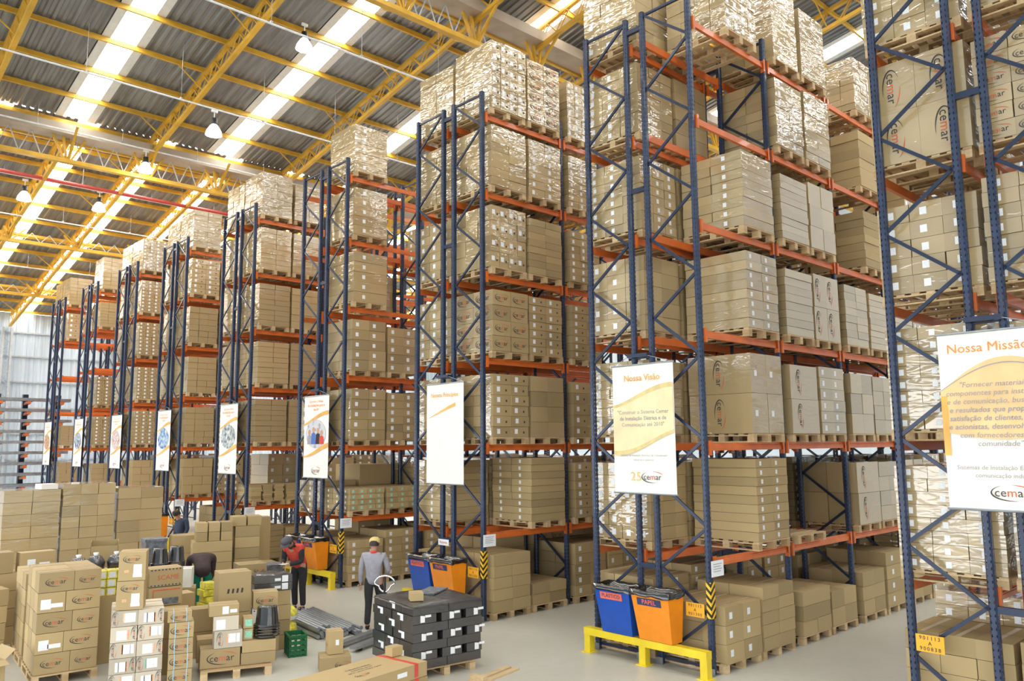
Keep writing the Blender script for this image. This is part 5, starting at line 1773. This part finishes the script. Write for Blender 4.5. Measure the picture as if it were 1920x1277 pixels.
    if cap:
        cpo = shell('cap', cap, 0, [(.108, .035), (.114, .075), (.104, .115), (.07, .145), (.02, .156)], t)
        vv = []
        for i in range(9):
            a = -1.0 + 2.0 * i / 8
            r0, r1 = .105, .185 if abs(a) < .8 else .15
            vv.append((hc + fc * r0 * math.cos(a) * 1.05 + sd * r0 * math.sin(a) + up * .045, hc + fc * r1 * math.cos(a) + sd * r1 * .8 * math.sin(a) + up * .028))
        b = MB()
        for (p, q), (p2, q2) in zip(vv, vv[1:]):
            b.add([p, q, q2, p2, p + up * .008, q + up * .008, q2 + up * .008, p2 + up * .008], [(0, 1, 2, 3), (7, 6, 5, 4), (1, 5, 6, 2)])
        link('cap_brim', b.mesh('cap_brim', cap), cpo)
    if collar:
        b = MB()
        nk = Vector(lerp(che, nek, .9))
        b.tube([nk - up * .02, nk + up * .03], [.085, .075], 12)
        link('collar', b.mesh('collar', collar, True), jk)
    return t


STAND = dict(pelvis=(0, 0, .93), chest=(0, .0, 1.25), neck=(0, .0, 1.45), head=(0, .03, 1.575), face=(0, 1, 0),
             sh_l=(-.20, 0, 1.37), el_l=(-.25, -.02, 1.10), wr_l=(-.24, .10, .88), sh_r=(.20, 0, 1.37), el_r=(.26, -.03, 1.10), wr_r=(.25, .10, .88),
             hip_l=(-.10, 0, .87), kn_l=(-.10, .03, .49), an_l=(-.10, -.01, .08), toe_l=(-.11, .15, .04), hip_r=(.10, 0, .87), kn_r=(.10, .02, .49), an_r=(.10, -.02, .08), toe_r=(.11, .14, .04))
# walker in grey seen from behind
J = dict(STAND)
J.update(kn_r=(.10, .16, .52), an_r=(.09, .16, .12), toe_r=(.09, .31, .06), kn_l=(-.09, -.02, .48), an_l=(-.09, -.14, .09), toe_l=(-.10, .01, .04), wr_l=(-.26, .02, .86), el_r=(.28, .02, 1.10), wr_r=(.22, .22, 1.0))
wk = person('person in grey jacket and yellow cap walking away, black trousers', (-1.80, 11.20, 0), math.radians(-45), J, 'cloth_grey', 'cloth_grey', 'cloth_black', cap='cap_yellow', collar='cloth_red')
wk.scale = (0.96, 0.96, 0.96)
# red jacket, reading a note, bent forward, seen from the side
J = dict(STAND)
J.update(chest=(0, .17, 1.22), neck=(0, .33, 1.36), head=(0, .43, 1.42), face=(0, .78, -.62), sh_l=(-.19, .24, 1.30), sh_r=(.19, .24, 1.30),
         el_l=(-.22, .26, 1.02), wr_l=(-.08, .47, .98), el_r=(.22, .24, 1.02), wr_r=(.09, .46, 1.0), palm_l=(0, 0, 1), palm_r=(0, 0, 1))
person('person in red vest and dark cap bending over a note', (-1.95, 13.75, 0), math.radians(118), J, 'cloth_red', 'cloth_black', 'cloth_black', cap='cap_grey', collar='cloth_black')
cs, sn = math.cos(math.radians(118)), math.sin(math.radians(118))
nx_, ny_ = 0.0, 0.56
tag(link('paper_note', MB().box(-.09, .09, -.07, .07, 0, .002).mesh('paper_note', 'paper'), None, (-1.95 + cs * nx_ - sn * ny_, 13.75 + sn * nx_ + cs * ny_, 1.0), 0.4), 'white paper note held by worker in red vest', 'paper')
# dark top and green trousers, bent double with back towards the camera
J = dict(STAND)
J.update(pelvis=(0, -.06, .96), chest=(0, .22, 1.16), neck=(0, .44, 1.14), head=(0, .56, 1.06), face=(0, .5, -.85), sh_l=(-.22, .32, 1.15), sh_r=(.22, .32, 1.15),
         el_l=(-.24, .46, .86), wr_l=(-.16, .55, .60), el_r=(.24, .46, .80), wr_r=(.16, .55, .60))
person('person in dark brown top and green trousers bending right over', (-3.78, 14.30, 0), math.radians(-18), J, 'cloth_brown', 'cloth_brown', 'cloth_green')
# dark jacket behind the piles
J = dict(STAND)
J.update(chest=(0, .06, 1.22), neck=(0, .12, 1.40), head=(0, .18, 1.50), face=(0, .95, -.3))
person('person in dark navy jacket standing behind the carton stacks', (-1.55, 21.2, 0), math.radians(100), J, 'cloth_navy', 'cloth_navy', 'cloth_black')

# ------------------------------------------------------------------ end
